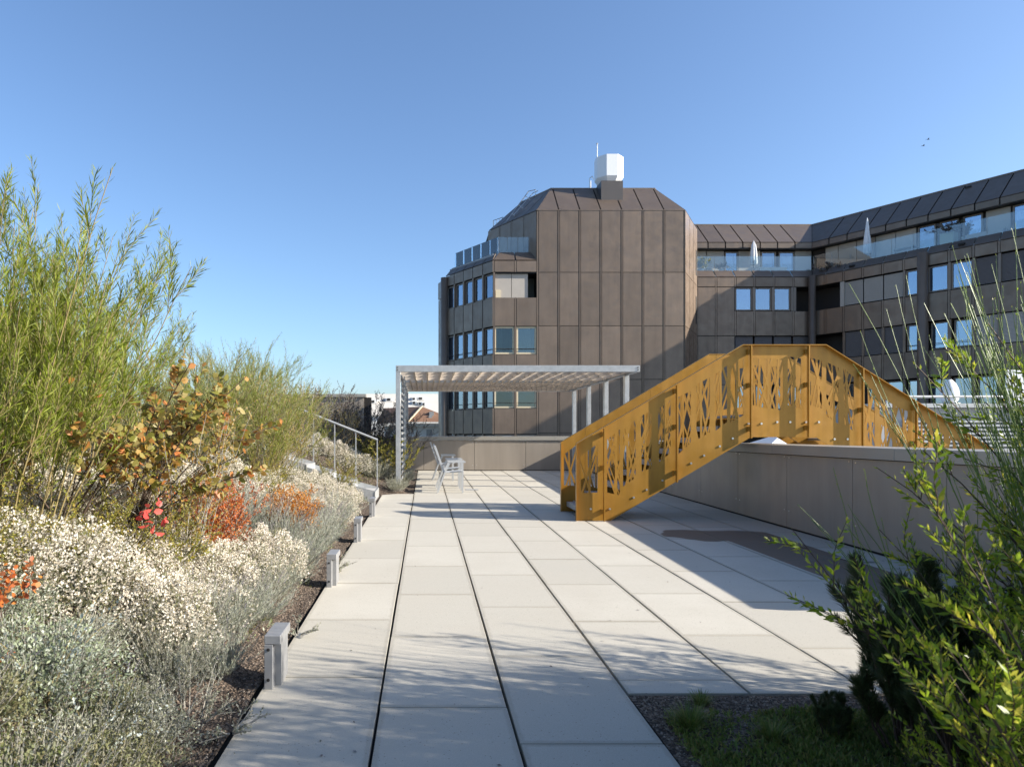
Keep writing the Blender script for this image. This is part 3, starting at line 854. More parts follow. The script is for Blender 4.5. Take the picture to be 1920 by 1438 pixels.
for fr, u, z, d in ((FBk, .7, 14.9, 2.55), (FW, 2.3, 11.4, .18), (FW, 7.8, 11.4, .18), (FW, 7.2, 15.05, 2.65), (FW, 10.3, 15.05, 2.65)):
    fr.box(MB(), u - .14, u + .14, z - .04, z + .06, d - .15, d + .05).build('roof_spout', DARK, wg)

# ------------------------------------------------------------------ terrace furniture of the apartments
def parasol(pt, h, label, grp):
    t = thing('closed_parasol', label, 'parasol', pt, grp)
    x, y, z = pt
    MB().tube([(x, y, z), (x, y, z + h)], .03, 6).build('pole', ALU, t)
    mb = MB(); K = 8; prof = [(.20, .85), (.23, .95), (.21, 1.5), (.14, 2.1), (.04, h - .02), (.01, h + .06)]
    for zz_i, (r, zz) in enumerate(prof):
        for k in range(K * 2):
            a = math.pi * k / K; rr = r * (1.0 if k % 2 else .72)
            mb.v.append((x + rr*math.cos(a), y + rr*math.sin(a), z + zz))
    n = 2 * K
    for i in range(len(prof) - 1):
        for k in range(n): mb.f.append((i*n + k, i*n + (k+1) % n, (i+1)*n + (k+1) % n, (i+1)*n + k))
    mb.f.append(tuple(range(n))[::-1])
    mb.build('canopy', CANVAS, t)
    MB().box(x - .25, x + .25, y - .25, y + .25, z, z + .06).build('foot', CONC, t)
    MB().tube([(x, y, z + 1.30), (x, y, z + 1.36)], .165, 8).build('strap', ALU, t)
q = FW.p(2.75, 11.3, .95); parasol(q, 2.95, 'closed white parasol on the upper terrace of the angled wing', None)
q = FBk.p(3.95, 11.3, .8); parasol(q, 2.35, 'slim closed white parasol on the terrace beside the tower', None)
def planter(fr, u0, u1, z0, z1, d0, d1, label, mat):
    c = fr.p((u0+u1)/2, z0, (d0+d1)/2)
    t = thing('planter_box', label, 'planter', c)
    mb = MB(); w = .04
    fr.box(mb, u0, u1, z0, z1, d0, d0 + w); fr.box(mb, u0, u1, z0, z1, d1 - w, d1)
    fr.box(mb, u0, u0 + w, z0 + .001, z1 - .001, d0 + w, d1 - w); fr.box(mb, u1 - w, u1, z0 + .001, z1 - .001, d0 + w, d1 - w)
    mb.build('box', mat, t)
    fr.box(MB(), u0 + w, u1 - w, z0, z1 - .05, d0 + w, d1 - w).build('soil', SOIL, t)
    return t
planter(FBk, 4.3, 6.0, 11.3, 11.98, .7, 1.15, 'long white planter box behind the terrace glass next to the inner corner', WHITEPL)
GREENP = M('pale_green_box', (.42, .50, .40), .6).m
planter(FW, 6.55, 7.2, 11.3, 12.35, .75, 1.3, 'tall pale green planter box behind the glass of the wing terrace', GREENP)
sof = thing('outdoor_sofa', 'grey outdoor sofa behind the glass on the wing terrace right of the green planter', 'sofa', FW.p(8.4, 11.3, 1))
FW.box(MB(), 7.6, 9.3, 11.3, 11.7, .75, 1.35).build('seat', BLIND, sof); FW.box(MB(), 7.6, 9.3, 11.7, 12.1, 1.2, 1.36).build('backrest', BLIND, sof)
FW.box(MB(), 7.55, 7.6, 11.3, 11.95, .73, 1.36).build('armrest', ALU, sof); FW.box(MB(), 9.3, 9.35, 11.3, 11.95, .73, 1.36).build('armrest', ALU, sof)
tbx = thing('garden_table', 'small grey garden table behind the terrace glass near the inner corner', 'table', FW.p(4.8, 11.3, .9))
FW.box(MB(), 4.2, 5.3, 11.98, 12.03, .65, 1.2).build('tabletop', ALU, tbx)
for a in (4.25, 5.2):
    for b in (.7, 1.12): FW.box(MB(), a, a + .05, 11.3, 11.98, b, b + .05).build('leg', ALU, tbx)
def wchair(c, label):
    t = thing('garden_chair', label, 'chair', c); x, y, z = c
    MB().box(x - .25, x + .25, y - .25, y + .25, z + .42, z + .46).build('seat', WHITEPL, t)
    arc = [(x + .33*math.cos(a), y + .3*math.sin(a) + .1, z + .72 + .08*math.sin(a)) for a in [math.pi*k/8 for k in range(9)]]
    MB().tube(arc, .025, 5).build('back_hoop', WHITEPL, t)
    for dx in (-.22, .22):
        for dy in (-.22, .22): MB().tube([(x + dx, y + dy, z + .42), (x + dx*1.2, y + dy*1.2, z)], .018, 5).build('leg', WHITEPL, t)
wchair(FBk.p(1.15, 11.3, .95), 'white hoop-backed garden chair on the terrace nearest the tower')
wchair(FBk.p(2.3, 11.3, .95), 'white garden chair beside the potted shrub on the back terrace')
def pot(c, r, h, label):
    t = thing('plant_pot', label, 'pot', c); x, y, z = c
    MB().tube([(x, y, z), (x, y, z + h*.5), (x, y, z + h)], [r*.75, r, r*.9], 14).build('pot', WHITEPL, t, smooth=True)
    MB().tube([(x, y, z + h), (x, y, z + h + .01)], r*.8, 12).build('soil', SOIL, t)
POTS = [(FBk.p(.55, 11.3, .8), .24, .55, 'white pot with a leafy shrub beside the tower on the back terrace'),
        (FBk.p(1.9, 11.3, .85), .16, .6, 'small white pot between the two white garden chairs')]
for p_ in POTS: pot(*p_)

# ------------------------------------------------------------------ plant room and things on the roof right of the stair
pr = thing('roof_plant_room', 'low grey plant room with louvred side beyond the right-hand parapet', 'building', (18, 18, 0))
MB().box(9.6, 26, 14.6, 19, 0, 1.95).build('wall', GREYROOF, pr)
MB().box(9.5, 26, 14.45, 19.1, 1.955, 2.04).build('roof_edge', ALU, pr)
for k in range(9): MB().box(10.2, 14.8, 14.52, 14.60, .96 + k*.085, 1.0 + k*.085).build('louvre_blade', ALU, pr)
rr = thing('roof_railing', 'galvanised rail along the edge of the grey plant room', 'railing', (14, 15, 2.04))
MB().tube([(9.9, 14.8, 2.2), (20, 14.8, 2.2)], .03, 6).build('rail', ALU, rr)
for k in range(6): MB().tube([(10 + 1.9*k, 14.8, 2.04), (10 + 1.9*k, 14.8, 2.2)], .025, 6).build('post', ALU, rr)
for k, (x, w, lab) in enumerate(((11.9, .2, 'white rounded shell seat on the grey plant room roof'),)):
    t = thing('shell_seat', lab, 'seat', (x, 15.5, 2.05))
    mb = MB(); K = 12
    for i in range(7):
        ph = i / 6 * math.pi * .85
        for j in range(K): 
            a = 2*math.pi*j/K; mb.v.append((x + w*math.sin(ph + .25)*math.cos(a), 15.5 + w*.8*math.sin(ph + .25)*math.sin(a), 2.06 + .3 - .3*math.cos(ph)))
    for i in range(6):
        for j in range(K):
            mb.f.append((i*K+j, i*K+(j+1) % K, (i+1)*K+(j+1) % K, (i+1)*K+j))
    mb.build('shell', WHITEPL, t, smooth=True); MB().tube([(x, 15.5, 2.03), (x, 15.5, 2.1)], .2, 12).build('foot', ALU, t)
sk = thing('roof_skylight', 'white pyramid skylight showing under the middle of the golden stair', 'skylight', (8.0, 15, .0))
mb = MB(); mb.v = [(7.1, 14.2, 1.1), (8.5, 14.2, 1.1), (8.5, 15.6, 1.1), (7.1, 15.6, 1.1), (7.8, 14.9, 1.42)]
mb.f = [(0, 1, 4), (1, 2, 4), (2, 3, 4), (3, 0, 4), (3, 2, 1, 0)]; mb.build('pyramid', WHITEPL, sk)
MB().box(7.0, 8.6, 14.1, 15.7, 0.02, 1.09).build('upstand', GREYROOF, sk)
for k, (x, lab) in enumerate(((13.6, 'white folding screen on the plant room roof behind the broom'), (14.9, 'second white folding screen further right on the plant room roof'))):
    t = thing('folding_screen', lab, 'screen', (x, 15.6, 2.05))
    MB().box(x - .4, x + .02, 15.5, 15.54, 2.05, 2.85).build('leaf_panel', WHITEPL, t); MB().prism([(x + .04, 15.5, 2.05), (x + .4, 15.75, 2.05), (x + .4, 15.79, 2.05), (x + .04, 15.54, 2.05)], (0, 0, .8)).build('leaf_panel', WHITEPL, t)

# ------------------------------------------------------------------ houses beyond, left of the tower
h = thing('white_house', 'white house with brown hipped roof and faded lettering left of the tower', 'house', (-.5, 66, -10))
HY = 60.0; HX0, HX1 = -3.6, 4.0
MB().box(HX0, HX1, HY, HY + 9, -10, 2.05).build('wall', WHITE, h)
MB().box(HX0 - .05, HX1 + .05, HY - .6, HY + 9.6, 2.05, 2.3).build('soffit', WHITE, h)
ex0, ex1, ey0, ey1 = HX0 - .5, HX1 + .5, HY - .75, HY + 9.7
mb = MB(); mb.v = [(ex0 + 1.9, ey0, 2.35), (ex1, ey0, 2.35), (ex1, ey1, 2.35), (ex0 - 1, ey1, 2.35), (.15 - .3, ey0 + 3.5, 4.15), (-.25, ey0 + 4.5, 4.15)]
mb.v = [(-1.55, ey0, 2.35), (ex1 - 1.2, ey0, 2.35), (ex1 - 1.2, ey1, 2.35), (-1.55 - 3.5, ey1, 2.35), (-.3, ey0 + 2.4, 3.85), (-4, ey0 + 6.5, 3.85)]
mb.f = [(0, 1, 4), (1, 2, 4), (2, 3, 5), (2, 5, 4), (3, 0, 4, 5), (0, 3, 2, 1)]; roof_ = mb.build('roof', TILES, h)
MB().bar((-1.55, ey0, 2.38), (-.3, ey0 + 2.4, 3.88), .12, .08).build('ridge_cap', CREAM, roof_)
MB().box(-1.6, ex1 - 1.15, ey0 - .12, ey0 - .02, 2.28, 2.42).build('gutter', WHITE, roof_)
MB().box(.35, .75, ey0 + 1.0, ey0 + 1.5, 2.9, 3.35).build('roof_vent', ALU, roof_)
MB().box(.3, .6, ey0 + .7, ey0 + 1.0, 2.7, 2.98).build('roof_vent', ALU, roof_)
wfm = MB()
for x0, x1, z0, z1 in ((.1, .16, .5, 1.75), (.52, .58, .5, 1.75), (.16, .52, .5, .56), (.16, .52, 1.69, 1.75), (.16, .52, 1.1, 1.15)): wfm.box(x0, x1, HY - .04, HY + .02, z0, z1)
w_ = wfm.build('window', GREYROOF, h); MB().box(.16, .52, HY - .02, HY - .005, .56, 1.69).build('pane', CONC, w_)
MB().box(-1.0 + 1.1, -1.0 + 1.58, HY - .06, HY - .001, .42, .5).build('sill', CONC, w_)
tx = bpy.data.curves.new('lettering', 'FONT'); tx.body = 'citypark.ch'; tx.size = .34; tx.extrude = .005; tx.space_character = 1.15
to = bpy.data.objects.new('tmp', tx); COL.objects.link(to)
bpy.context.view_layer.update()
tme = bpy.data.meshes.new_from_object(to.evaluated_get(bpy.context.evaluated_depsgraph_get())); bpy.data.objects.remove(to)
tme.materials.clear(); tme.materials.append(tinted('faded_letters', (.45, .44, .42), .9))
te = bpy.data.objects.new('lettering', tme); COL.objects.link(te); te.parent = h
te.rotation_euler = (R(90), 0, 0); te.location = Vector((-1.95, HY - .012, .66)) - ORG[h.name]
bb_ = thing('apartment_house', 'large pale building with stepped sunlit roof behind the white house', 'building', (-4, 95, -10))
mb = MB(); mb.prism([(-16, 92, -10), (-16, 92, 4.0), (-16, 97, 6.9), (-16, 108, 6.9), (-16, 108, -10)], (17.6, 0, 0)).build('wall', WHITE, bb_)
MB().prism([(-16.2, 91.7, 3.95), (-16.2, 97, 7.05), (-16.2, 97, 6.93), (-16.2, 91.7, 3.8)], (18, 0, 0)).build('roof', PALEROOF, bb_)
for x, z, w in ((-1.55, 6.3, .35), (-1.5, 5.7, .35), (-.6, 6.35, .5), (-.7, 5.6, .3), (-.2, 5.5, .25), (-5.0, 6.2, .5), (-7.2, 5.9, .5)):
    y = 92 + (z - 4) * 5 / 2.9
    MB().box(x - w, x + w, y - .9, y, z - .3, z + .25).build('dormer', WHITE, bb_)
    MB().box(x - w*.7, x + w*.3, y - .93, y - .905, z - .2, z + .1).build('dormer_window', DARK, bb_)
for k, (x, y, w, d, z, mt, lab) in enumerate([(-22, 120, 12, 10, 3.4, WHITE, 'pale flat-roofed block far beyond the shrubs on the left'), (-40, 150, 18, 12, 4.6, PALEROOF, 'wide beige block on the far left skyline'),
        (-9, 140, 9, 10, 8.8, CONC, 'grey concrete block behind the large pale building'), (-75, 190, 26, 14, 4.0, WHITE, 'distant white apartment slab at the left horizon')]):
    t = thing('distant_block', lab, 'building', (x, y, -10))
    MB().box(x - w/2, x + w/2, y, y + d, -10, z).build('wall', mt, t); MB().box(x - w/2 - .2, x + w/2 + .2, y - .2, y + d + .2, z, z + .3).build('roof', GREYROOF, t)
    for fl in range(4):
        for j in range(int(w / 2)):
            MB().box(x - w/2 + .6 + j*2, x - w/2 + 1.6 + j*2, y - .04, y + .01, z - 2 - fl*3, z - .8 - fl*3).build('window', DARK, t)
# birds
for k, (px, py, lab) in enumerate(((1740, 262, 'upper of two small birds high in the sky at the right'), (1731, 274, 'lower of two small birds high in the sky at the right'))):
    Yb = 60; x = (px - 797.5) * Yb / 1280; z = 1.4 + (813 - py) * Yb / 1280
    mb = MB().tube([(x - .12, Yb, z), (x, Yb, z + .02), (x + .14, Yb, z)], [.01, .04, .01], 6)
    b = thing('bird', lab, 'bird', (x, Yb, z), 'birds in the sky'); mb.build('body', DARK, b)
    for s in (-1, 1):
        m2 = MB(); m2.v = [(x - .04, Yb, z + .02), (x + .05, Yb, z + .02), (x + .02, Yb + s*.16, z + .09), (x - .06, Yb + s*.26, z + .04), (x - .06, Yb + s*.14, z + .07)]
        m2.f = [(0, 1, 2, 4), (4, 2, 3)]; m2.build('wing', DARK, b)
# ------------------------------------------------------------------ golden stair
st = thing('golden_stair', 'golden perforated-metal footbridge stair climbing over the right parapet', 'stair', (4.6, 10.6, .13))
def top_z(x):
    if x < 4.629: return 1.2516 + (x - 2.207) * .5935
    if x < 5.84: return 2.689
    return 2.689 - (x - 5.84) * .625
def bot_z(x):
    if x < 2.715: return .128
    if x < 4.77: return .128 + (x - 2.715) * .595
    if x < 5.72: return 1.35
    return max(1.35 - (x - 5.72) * .625, .02)
XL, XR = 2.207, 8.75
def inside(poly, x, y):
    c = False; n = len(poly); j = n - 1
    for i in range(n):
        xi, yi = poly[i]; xj, yj = poly[j]
        if (yi > y) != (yj > y) and x < (xj - xi) * (y - yi) / (yj - yi) + xi: c = not c
        j = i
    return c
def side_panel(x0, x1, y0, th, rg, zt_off=0):
    """one cut sheet between two posts: outline minus slots crossed by slanting strips"""
    brk = [b for b in (2.715, 4.629, 4.77, 5.72, 5.84, 7.848) if x0 < b < x1]
    outline = [(x, bot_z(x)) for x in [x0] + brk + [x1]] + [(x, top_z(x) - zt_off) for x in [x1] + brk[::-1] + [x0]]
    W = x1 - x0; fields = []; bars = []
    n = max(1, int(round((W - .05) / .262))); pitch = (W - .07) / n
    for k in range(n):
        a = x0 + .05 + k * pitch + rg.uniform(-.008, .008); b = a + pitch - rg.uniform(.04, .075)
        if a < x0 + .03 or b > x1 - .02: a = max(a, x0 + .03); b = min(b, x1 - .03)
        if b - a < .07: continue
        zl0 = bot_z(a) + .40; zl1 = bot_z(b) + .40
        if x0 < 2.5: zl0 = max(.42, top_z(a) - .95); zl1 = max(.42, top_z(b) - .95)
        if a < 2.715: zl0 = zl1 = .50
        zu0 = top_z(a) - rg.uniform(.14, .23); zu1 = top_z(b) - rg.uniform(.14, .23)
        if zu0 - zl0 < .2: continue
        fields.append([(a, zl0 + rg.uniform(-.02, .08)), (b, zl1 + rg.uniform(-.02, .08)), (b, zu1), (a, zu0)])
        H0, H1 = min(zl0, zl1) - .05, max(zu0, zu1) + .03
        w = b - a; H = H1 - H0
        def bar(xm, zm, tn, wd):
            bars.append([(xm + (H0 - zm)*tn - wd/2, H0), (xm + (H0 - zm)*tn + wd/2, H0), (xm + (H1 - zm)*tn + wd/2, H1), (xm + (H1 - zm)*tn - wd/2, H1)])
        s = rg.choice((-1, 1)); wd = lambda: rg.uniform(.018, .034)
        z = H0 + rg.uniform(.05, .2)
        while z < H1:
            bar(a + w*rg.uniform(.3, .7), z, s * rg.uniform(.20, .38), wd())
            if rg.random() < .3: bar(a + w*.5 + .045, z + .03, s * rg.uniform(.2, .34), .014)
            s = -s if rg.random() < .8 else s
            z += rg.uniform(.26, .42)
        bar(a + w*rg.uniform(.25, .75), (H0 + H1)/2, rg.uniform(-.06, .06), wd())
        # a broader trunk now and then
        if rg.random() < .3:
            t = a if rg.random() < .5 else b
            bars.append([(t - .02, H0), (t + .03, H0), (t + .005, H1), (t - .02, H1)])
            
    V = []; E = []
    for poly in [outline] + fields + bars:
        b0 = len(V); V += [Vector(p) for p in poly]; E += [(b0 + i, b0 + (i+1) % len(poly)) for i in range(len(poly))]
    vo, eo, fo, *_ = delaunay_2d_cdt(V, E, [], 0, 1e-5)
    keep = []
    for f in fo:
        cx = sum(vo[i].x for i in f) / 3; cz = sum(vo[i].y for i in f) / 3
        if not inside(outline, cx, cz): continue
        inf = any(inside(p, cx, cz) for p in fields)
        if inf and not any(inside(p, cx, cz) for p in bars): continue
        keep.append(f)
    mb = MB(); n = len(vo)
    mb.v = [(v.x, y0, v.y) for v in vo] + [(v.x, y0 + th, v.y) for v in vo]
    cnt = {}
    for f in keep:
        mb.f.append(tuple(f)); mb.f.append(tuple(i + n for i in reversed(f)))
        for i in range(3):
            e = (f[i], f[(i+1) % 3]); cnt.setdefault(tuple(sorted(e)), []).append(e)
    for k, es in cnt.items():
        if len(es) == 1:
            a, b = es[0]; mb.f.append((a, b, b + n, a + n))
    return mb
posts = [2.605, 3.664, 4.742, 5.58, 6.37, 7.15, 7.93]
rg = random.Random(11)
for side, (yp, yd) in enumerate(((10.0, -1), (11.13, 1))):
    xs = [XL] + posts + [XR]
    for a, b in zip(xs, xs[1:]):
        side_panel(a + .002 * (a > XL), b - .002, yp, .010, rg).build('side_panel', GOLD, st)
    # posts stand off the sheet on brackets
    for x in posts:
        y0, y1 = (yp - .085, yp - .036) if yd < 0 else (yp + .046, yp + .095)
        po = MB().box(x - .008, x + .008, y0, y1, bot_z(x) - .0, top_z(x) - .012).build('post', GOLD, st)
        bk = MB(); ya, yb = (y1 - .001, yp) if yd < 0 else (yp + .01, y0 + .001)
        for zz in (bot_z(x) + .10, (bot_z(x) + top_z(x)) / 2 + .06, top_z(x) - .13):
            MB().box(x - .034, x - .009, min(ya, yb) , max(ya, yb), zz, zz + .07).build('bracket', GOLD, po)
    ca, cb = (yp - .062, yp + .014) if yd < 0 else (yp - .004, yp + .072)
    bx = [XL, 4.629, 5.84, XR]
    for a, b in zip(bx, bx[1:]):
        MB().hexa([(a, ca, top_z(a)), (b, ca, top_z(b)), (b, cb, top_z(b)), (a, cb, top_z(a)), (a, ca, top_z(a) + .010), (b, ca, top_z(b) + .010), (b, cb, top_z(b) + .010), (a, cb, top_z(a) + .010)]).build('handrail_cap', GOLD, st)
    bl = MB()
    x = 3.05
    while x < 8.3:
        z = bot_z(x) + (.14 if x < 4.7 or x > 5.8 else .22); yy = yp - .012 if yd < 0 else yp + .010
        for dx in (0, .10 if x > 3 else .1):
            bl.tube([(x + dx*1.9, yy, z + (dx*1.9*.6 if x < 4.6 else 0)), (x + dx*1.9, yy + .012 * (1), z + (dx*1.9*.6 if x < 4.6 else 0))], .016, 8)
        x += .42
    for xx, zz in ((2.42, .30), (2.70, .30)): bl.tube([(xx, yp - .014, zz), (xx, yp + .001, zz)], .016, 8)
    bl.build('bolt', STEEL, st)
# left end plates folding to the front
for yp in (10.0, 11.13): MB().box(XL - .006, XL - .001, yp - .06, yp + .012, .128, 1.24).build('end_plate', GOLD, st)
for k in range(9):
    z = .125 + .173 * (k + 1); x = 2.30 + .285 * k
    if k < 8:
        t = MB().box(x, x + .30, 10.03, 11.11, z - .035, z).build('tread', TREAD, st)
        MB().box(x - .002, x + .012, 10.03, 11.11, z - .075, z + .003).build('nosing', ALU, t)
MB().box(4.60, 5.84, 10.03, 11.11, 1.645, 1.68).build('landing', TREAD, st)
for k in range(8):
    z = 1.68 - .175 * (k + 1); x = 5.84 + .28 * k
    t = MB().box(x, x + .30, 10.03, 11.11, z - .035, z).build('tread', TREAD, st)
for y0 in (10.14, 10.95):
    for (a, b) in (((2.45, .16), (4.66, 1.46)), ((4.66, 1.46), (5.8, 1.46)), ((5.8, 1.46), (8.0, .1))):
        MB().bar((a[0], y0, a[1]), (b[0], y0, b[1]), .03, .16).build('stringer', GOLD, st)

# ------------------------------------------------------------------ pergola
pg = thing('pergola', 'galvanised metal pergola with timber lattice roof standing before the brown tower', 'pergola', (1.9, 17.5, .18))
PY0, PY1 = 14.2, 20.9; PX0, PX1 = -.616, 4.465; PT = 2.82; PB = 2.685
MB().box(PX0, PX1, PY0, PY0 + .08, PB, PT).build('beam', ALU, pg, bevel=.004)
MB().box(PX0, PX1, PY1 - .08, PY1, PB, PT).build('beam', ALU, pg)
MB().box(PX0, PX0 + .08, PY0 + .082, PY1 - .082, PB, PT - .002).build('beam', ALU, pg)
MB().box(PX1 - .08, PX1, PY0 + .082, PY1 - .082, PB, PT - .002).build('beam', ALU, pg)
MB().box(PX0 + .082, PX1 - .082, 17.28, 17.34, PB + .01, PT - .004).build('beam', ALU, pg)
for y in (14.2, 17.3, 20.8):
    MB().box(PX0 + .001, PX0 + .095, y + .002, y + .09, bank_z(PX0, y) - .1, PB - .001).build('post', ALU, pg, bevel=.003)
for y in (14.95, 16.65, 18.4, 20.2):
    p = MB().box(PX1 - .095, PX1 - .001, y + .002, y + .14, fz(y), PB - .001).build('post', ALU, pg, bevel=.003)
    MB().box(PX1 - .16, PX1 + .06, y - .06, y + .2, fz(y) + .002, fz(y) + .014).build('foot_plate', ALU, p)
bl = MB()
for x in (PX0 + .035, PX1 - .045):
    for z in (2.725, 2.775): bl.bar((x - .012, PY0 - .006, z - .008), (x + .012, PY0 - .006, z + .01), .012, .014)
bl.build('bolt', DARK, pg)
# timber lattice: crosswise boards with short boards let in between
xs_f = [PX0 + .1 + .283 * k for k in range(1, 18) if PX0 + .1 + .283 * k < PX1 - .1]
ybs = [14.2 + .82 * k for k in range(1, 8)] + [20.7]
ybs = [14.93, 15.73, 16.52, 17.34, 18.15, 18.98, 19.8, 20.7]
for i, y in enumerate(ybs):
    MB().box(PX0 + .085, PX1 - .085, y, y + .035, 2.69, 2.80).build('cross_board', WOOD, pg)
y_edges = [PY0 + .082] + ybs
lm = MB(); 
for i in range(8):
    a = PY0 + .083 if i == 0 else ybs[i-1] + .036; b = ybs[i] - .001
    sp = .283 if i < 3 else .145
    x = PX0 + .1 + sp; me = None
    mesh = MB().box(-.016, .016, a, b, 2.695, 2.795).mesh('lattice_board', WOOD, Vector((0, 0, 0)))
    while x < PX1 - .1:
        o = link_mesh('lattice_board', mesh, pg); o.location = Vector((x, 0, 0)) - ORG[pg.name]
        x += sp
# side screen on the left: flat slats
sm = MB().box(PX0 + .105, PX0 + .125, 14.35, 17.25, 0, .055).mesh('slat', ALU)
for k in range(19):
    o = link_mesh('slat', sm, pg); o.location = Vector((0, 0, .42 + .12*k)) - ORG[pg.name]
for y in (15.3, 16.3):
    MB().box(PX0 + .13, PX0 + .16, y, y + .04, .3, PB - .002).build('upright', ALU, pg)

# ------------------------------------------------------------------ armchairs
def armchair(x, y, label, grp):
    z = fz(y); t = thing('armchair', label, 'chair', (x, y, z), grp)
    # local: +x is the front, width along y (0..0.56); the empty sits at the rear left foot
    def q(a, b, c): return (x + a, y + b, z + c)
    for s in (0, .53):
        MB().bar(q(-.02, s, .0), q(.14, s, .44), .03, .045, (0, 1, 0)).build('leg', ALU2, t)
        MB().bar(q(.50, s, .0), q(.50, s, .62), .03, .045, (0, 1, 0)).build('leg', ALU2, t)
        MB().bar(q(.14, s, .44), q(.24, s, .63), .03, .04, (0, 1, 0)).build('arm_support', ALU2, t)
        MB().bar(q(.20, s, .64), q(.56, s, .64), .05, .03).build('armrest', ALU2, t)
    MB().hexa([q(.10, .03, .40), q(.53, .03, .435), q(.53, .50, .435), q(.10, .50, .40), q(.10, .03, .425), q(.53, .03, .46), q(.53, .50, .46), q(.10, .50, .425)]).build('seat', ALU2, t, bevel=.006)
    bf = MB()
    for s in (.03, .48): bf.bar(q(.13, s, .40), q(-.07, s, .96), .035, .03, (0, 1, 0))
    bf.bar(q(-.07, .03, .955), q(-.07, .48, .955), .03, .035)
    bk = bf.build('back_frame', ALU2, t)
    for k in range(7):
        s = .085 + k * .056
        MB().bar(q(.10, s, .47), q(-.055, s, .93), .035, .010, (0, 1, 0)).build('back_slat', ALU2, t)
    return t
armchair(.27, 14.1, 'nearest white metal armchair under the pergola facing right', 'white armchairs under the pergola')
armchair(.26, 15.15, 'middle white metal armchair in the row under the pergola', 'white armchairs under the pergola')
armchair(.20, 17.2, 'farthest white metal armchair in the row under the pergola', 'white armchairs under the pergola')

# ------------------------------------------------------------------ low path lights along the bank
def path_light(y, label):
    x = -.80; z = fz(y)
    t = thing('path_light', label, 'path light', (x, y, z), 'metal path lights along the planting bank')
    MB().box(x - .055, x - .010, y, y + .10, z - .02, z + .235).build('post', ALUD, t, bevel=.002)
    MB().box(x - .055, x + .032, y - .0, y + .26, z + .237, z + .285).build('head', ALUD, t, bevel=.003)
    MB().box(x - .009, x + .022, y + .06, y + .24, z - .02, z + .235).build('light_plate', ALUD, t)
    for zz in (.03, .19): MB().tube([(x - .033, y - .004, z + zz + .02), (x - .033, y + .001, z + zz + .02)], .009, 8).build('screw', DARK, t)
for y, w in ((3.62, 'nearest grey metal path light, on the paving edge at the lower left'), (5.9, 'second grey metal path light from the front, beside the lavender'), (8.15, 'third grey metal path light, below the white asters'), (10.4, 'farthest grey metal path light, just before the garden steps')):
    path_light(y, w)

# ------------------------------------------------------------------ garden steps up the bank with handrail
gs = thing('garden_steps', 'pale metal-edged steps climbing the planted bank to the left', 'steps', (-1.8, 13.2, .2))
SY0, SY1 = 12.55, 13.5
for k in range(6):
    x1 = -.92 - .42*k; z = fz(13) + .165*(k + 1)
    s = MB().box(x1 - .42, x1 - .012, SY0, SY1, z - .5, z - .004).build('step', CONC, gs)
    MB().box(x1 - .010, x1, SY0 - .02, SY1 + .02, z - .17, z + .01).build('riser_plate', ALU, gs)
    for yy in (SY0 - .012, SY1):
        MB().prism([(x1 - .42, yy, z - .2), (x1 - .011, yy, z - .2), (x1 - .011, yy, z + .02), (x1 - .42, yy, z + .13)], (0, .01, 0)).build('side_plate', ALU, gs)
hr = thing('handrail', 'thin grey handrail on four balusters beside the garden steps', 'railing', (-.95, 13.45, .2))
HYr = 13.55
def hz(x): return fz(13.5) + 1.11 + (-.95 - x) * .395
MB().tube([(-.95, HYr, hz(-.95)), (-2.75, HYr, hz(-2.75))], .02, 8).build('rail', ALU, hr)
for x in (-.955, -1.38, -1.8, -2.22, -2.64):
    MB().box(x - .010, x + .010, HYr - .012, HYr + .012, bank_z(x, HYr) - .05, hz(x)).build('baluster', ALU, hr)

# ------------------------------------------------------------------ drain, downpipe bits, leaf litter
dr = thing('drain_grate', 'small square drain grate at the end of the wet stain by the right wall', 'drain', (4.47, 7.1, .09))
zz = fz(7.1) + .003
mb = MB()
for k in range(8): mb.box(4.36 + k*.029, 4.375 + k*.029, 6.98, 7.22, zz, zz + .005)
mb.build('grate_bars', ALU, dr)
MB().box(4.34, 4.60, 6.955, 6.978, zz, zz + .007).build('frame', ALU, dr); MB().box(4.34, 4.60, 7.222, 7.245, zz, zz + .007).build('frame', ALU, dr)
MB().box(4.35, 4.59, 6.979, 7.221, zz - .001, zz + .001).build('grate_base', DARK, dr)
fd = thing('floor_rectangle', 'flat dark rectangle on the paving right of the nearest armchair', 'floor cover', (1.0, 14.8, .185))
MB().box(.87, 1.15, 14.7, 14.95, fz(14.8) + .002, fz(14.8) + .006).build('cover', GREYROOF, fd)  # thin grey rectangle lying on the slabs, darker than the paving
bt_ = thing('wall_cap_marker', 'small blue plastic clip at the foot of the right parapet', 'clip', (4.9, 6.56, .1))
MB().box(4.85, 4.915, 6.52, 6.60, fz(6.5) + .004, fz(6.5) + .05).build('clip', M('blue_plastic', (.02, .10, .32), .4).m, bt_)
r = random.Random(5)
ltm = MB()
for k in range(260):
    x = r.uniform(-.85, 4.85); y = 2.7 + r.random()**1.5 * 14
    if r.random() < .45: x = 4.85 - abs(r.gauss(0, .12)); 
    if x > 1.05 and y < 3.6: continue
    a = r.uniform(0, 6.3); s = r.uniform(.004, .014); z = fz(y) + .002
    ca, sa = math.cos(a)*s, math.sin(a)*s
    b = len(ltm.v)
    ltm.v += [(x - ca, y - sa, z), (x + sa*.5, y - ca*.5, z + .003), (x + ca, y + sa, z + r.uniform(.001, .006)), (x - sa*.5, y + ca*.5, z + .001)]
    ltm.f.append((b, b+1, b+2, b+3))
o = ltm.build('leaf_litter', L_DKTW); tag(o, 'scattered dry leaf bits on the pale paving slabs', 'leaf litter', kind='stuff')
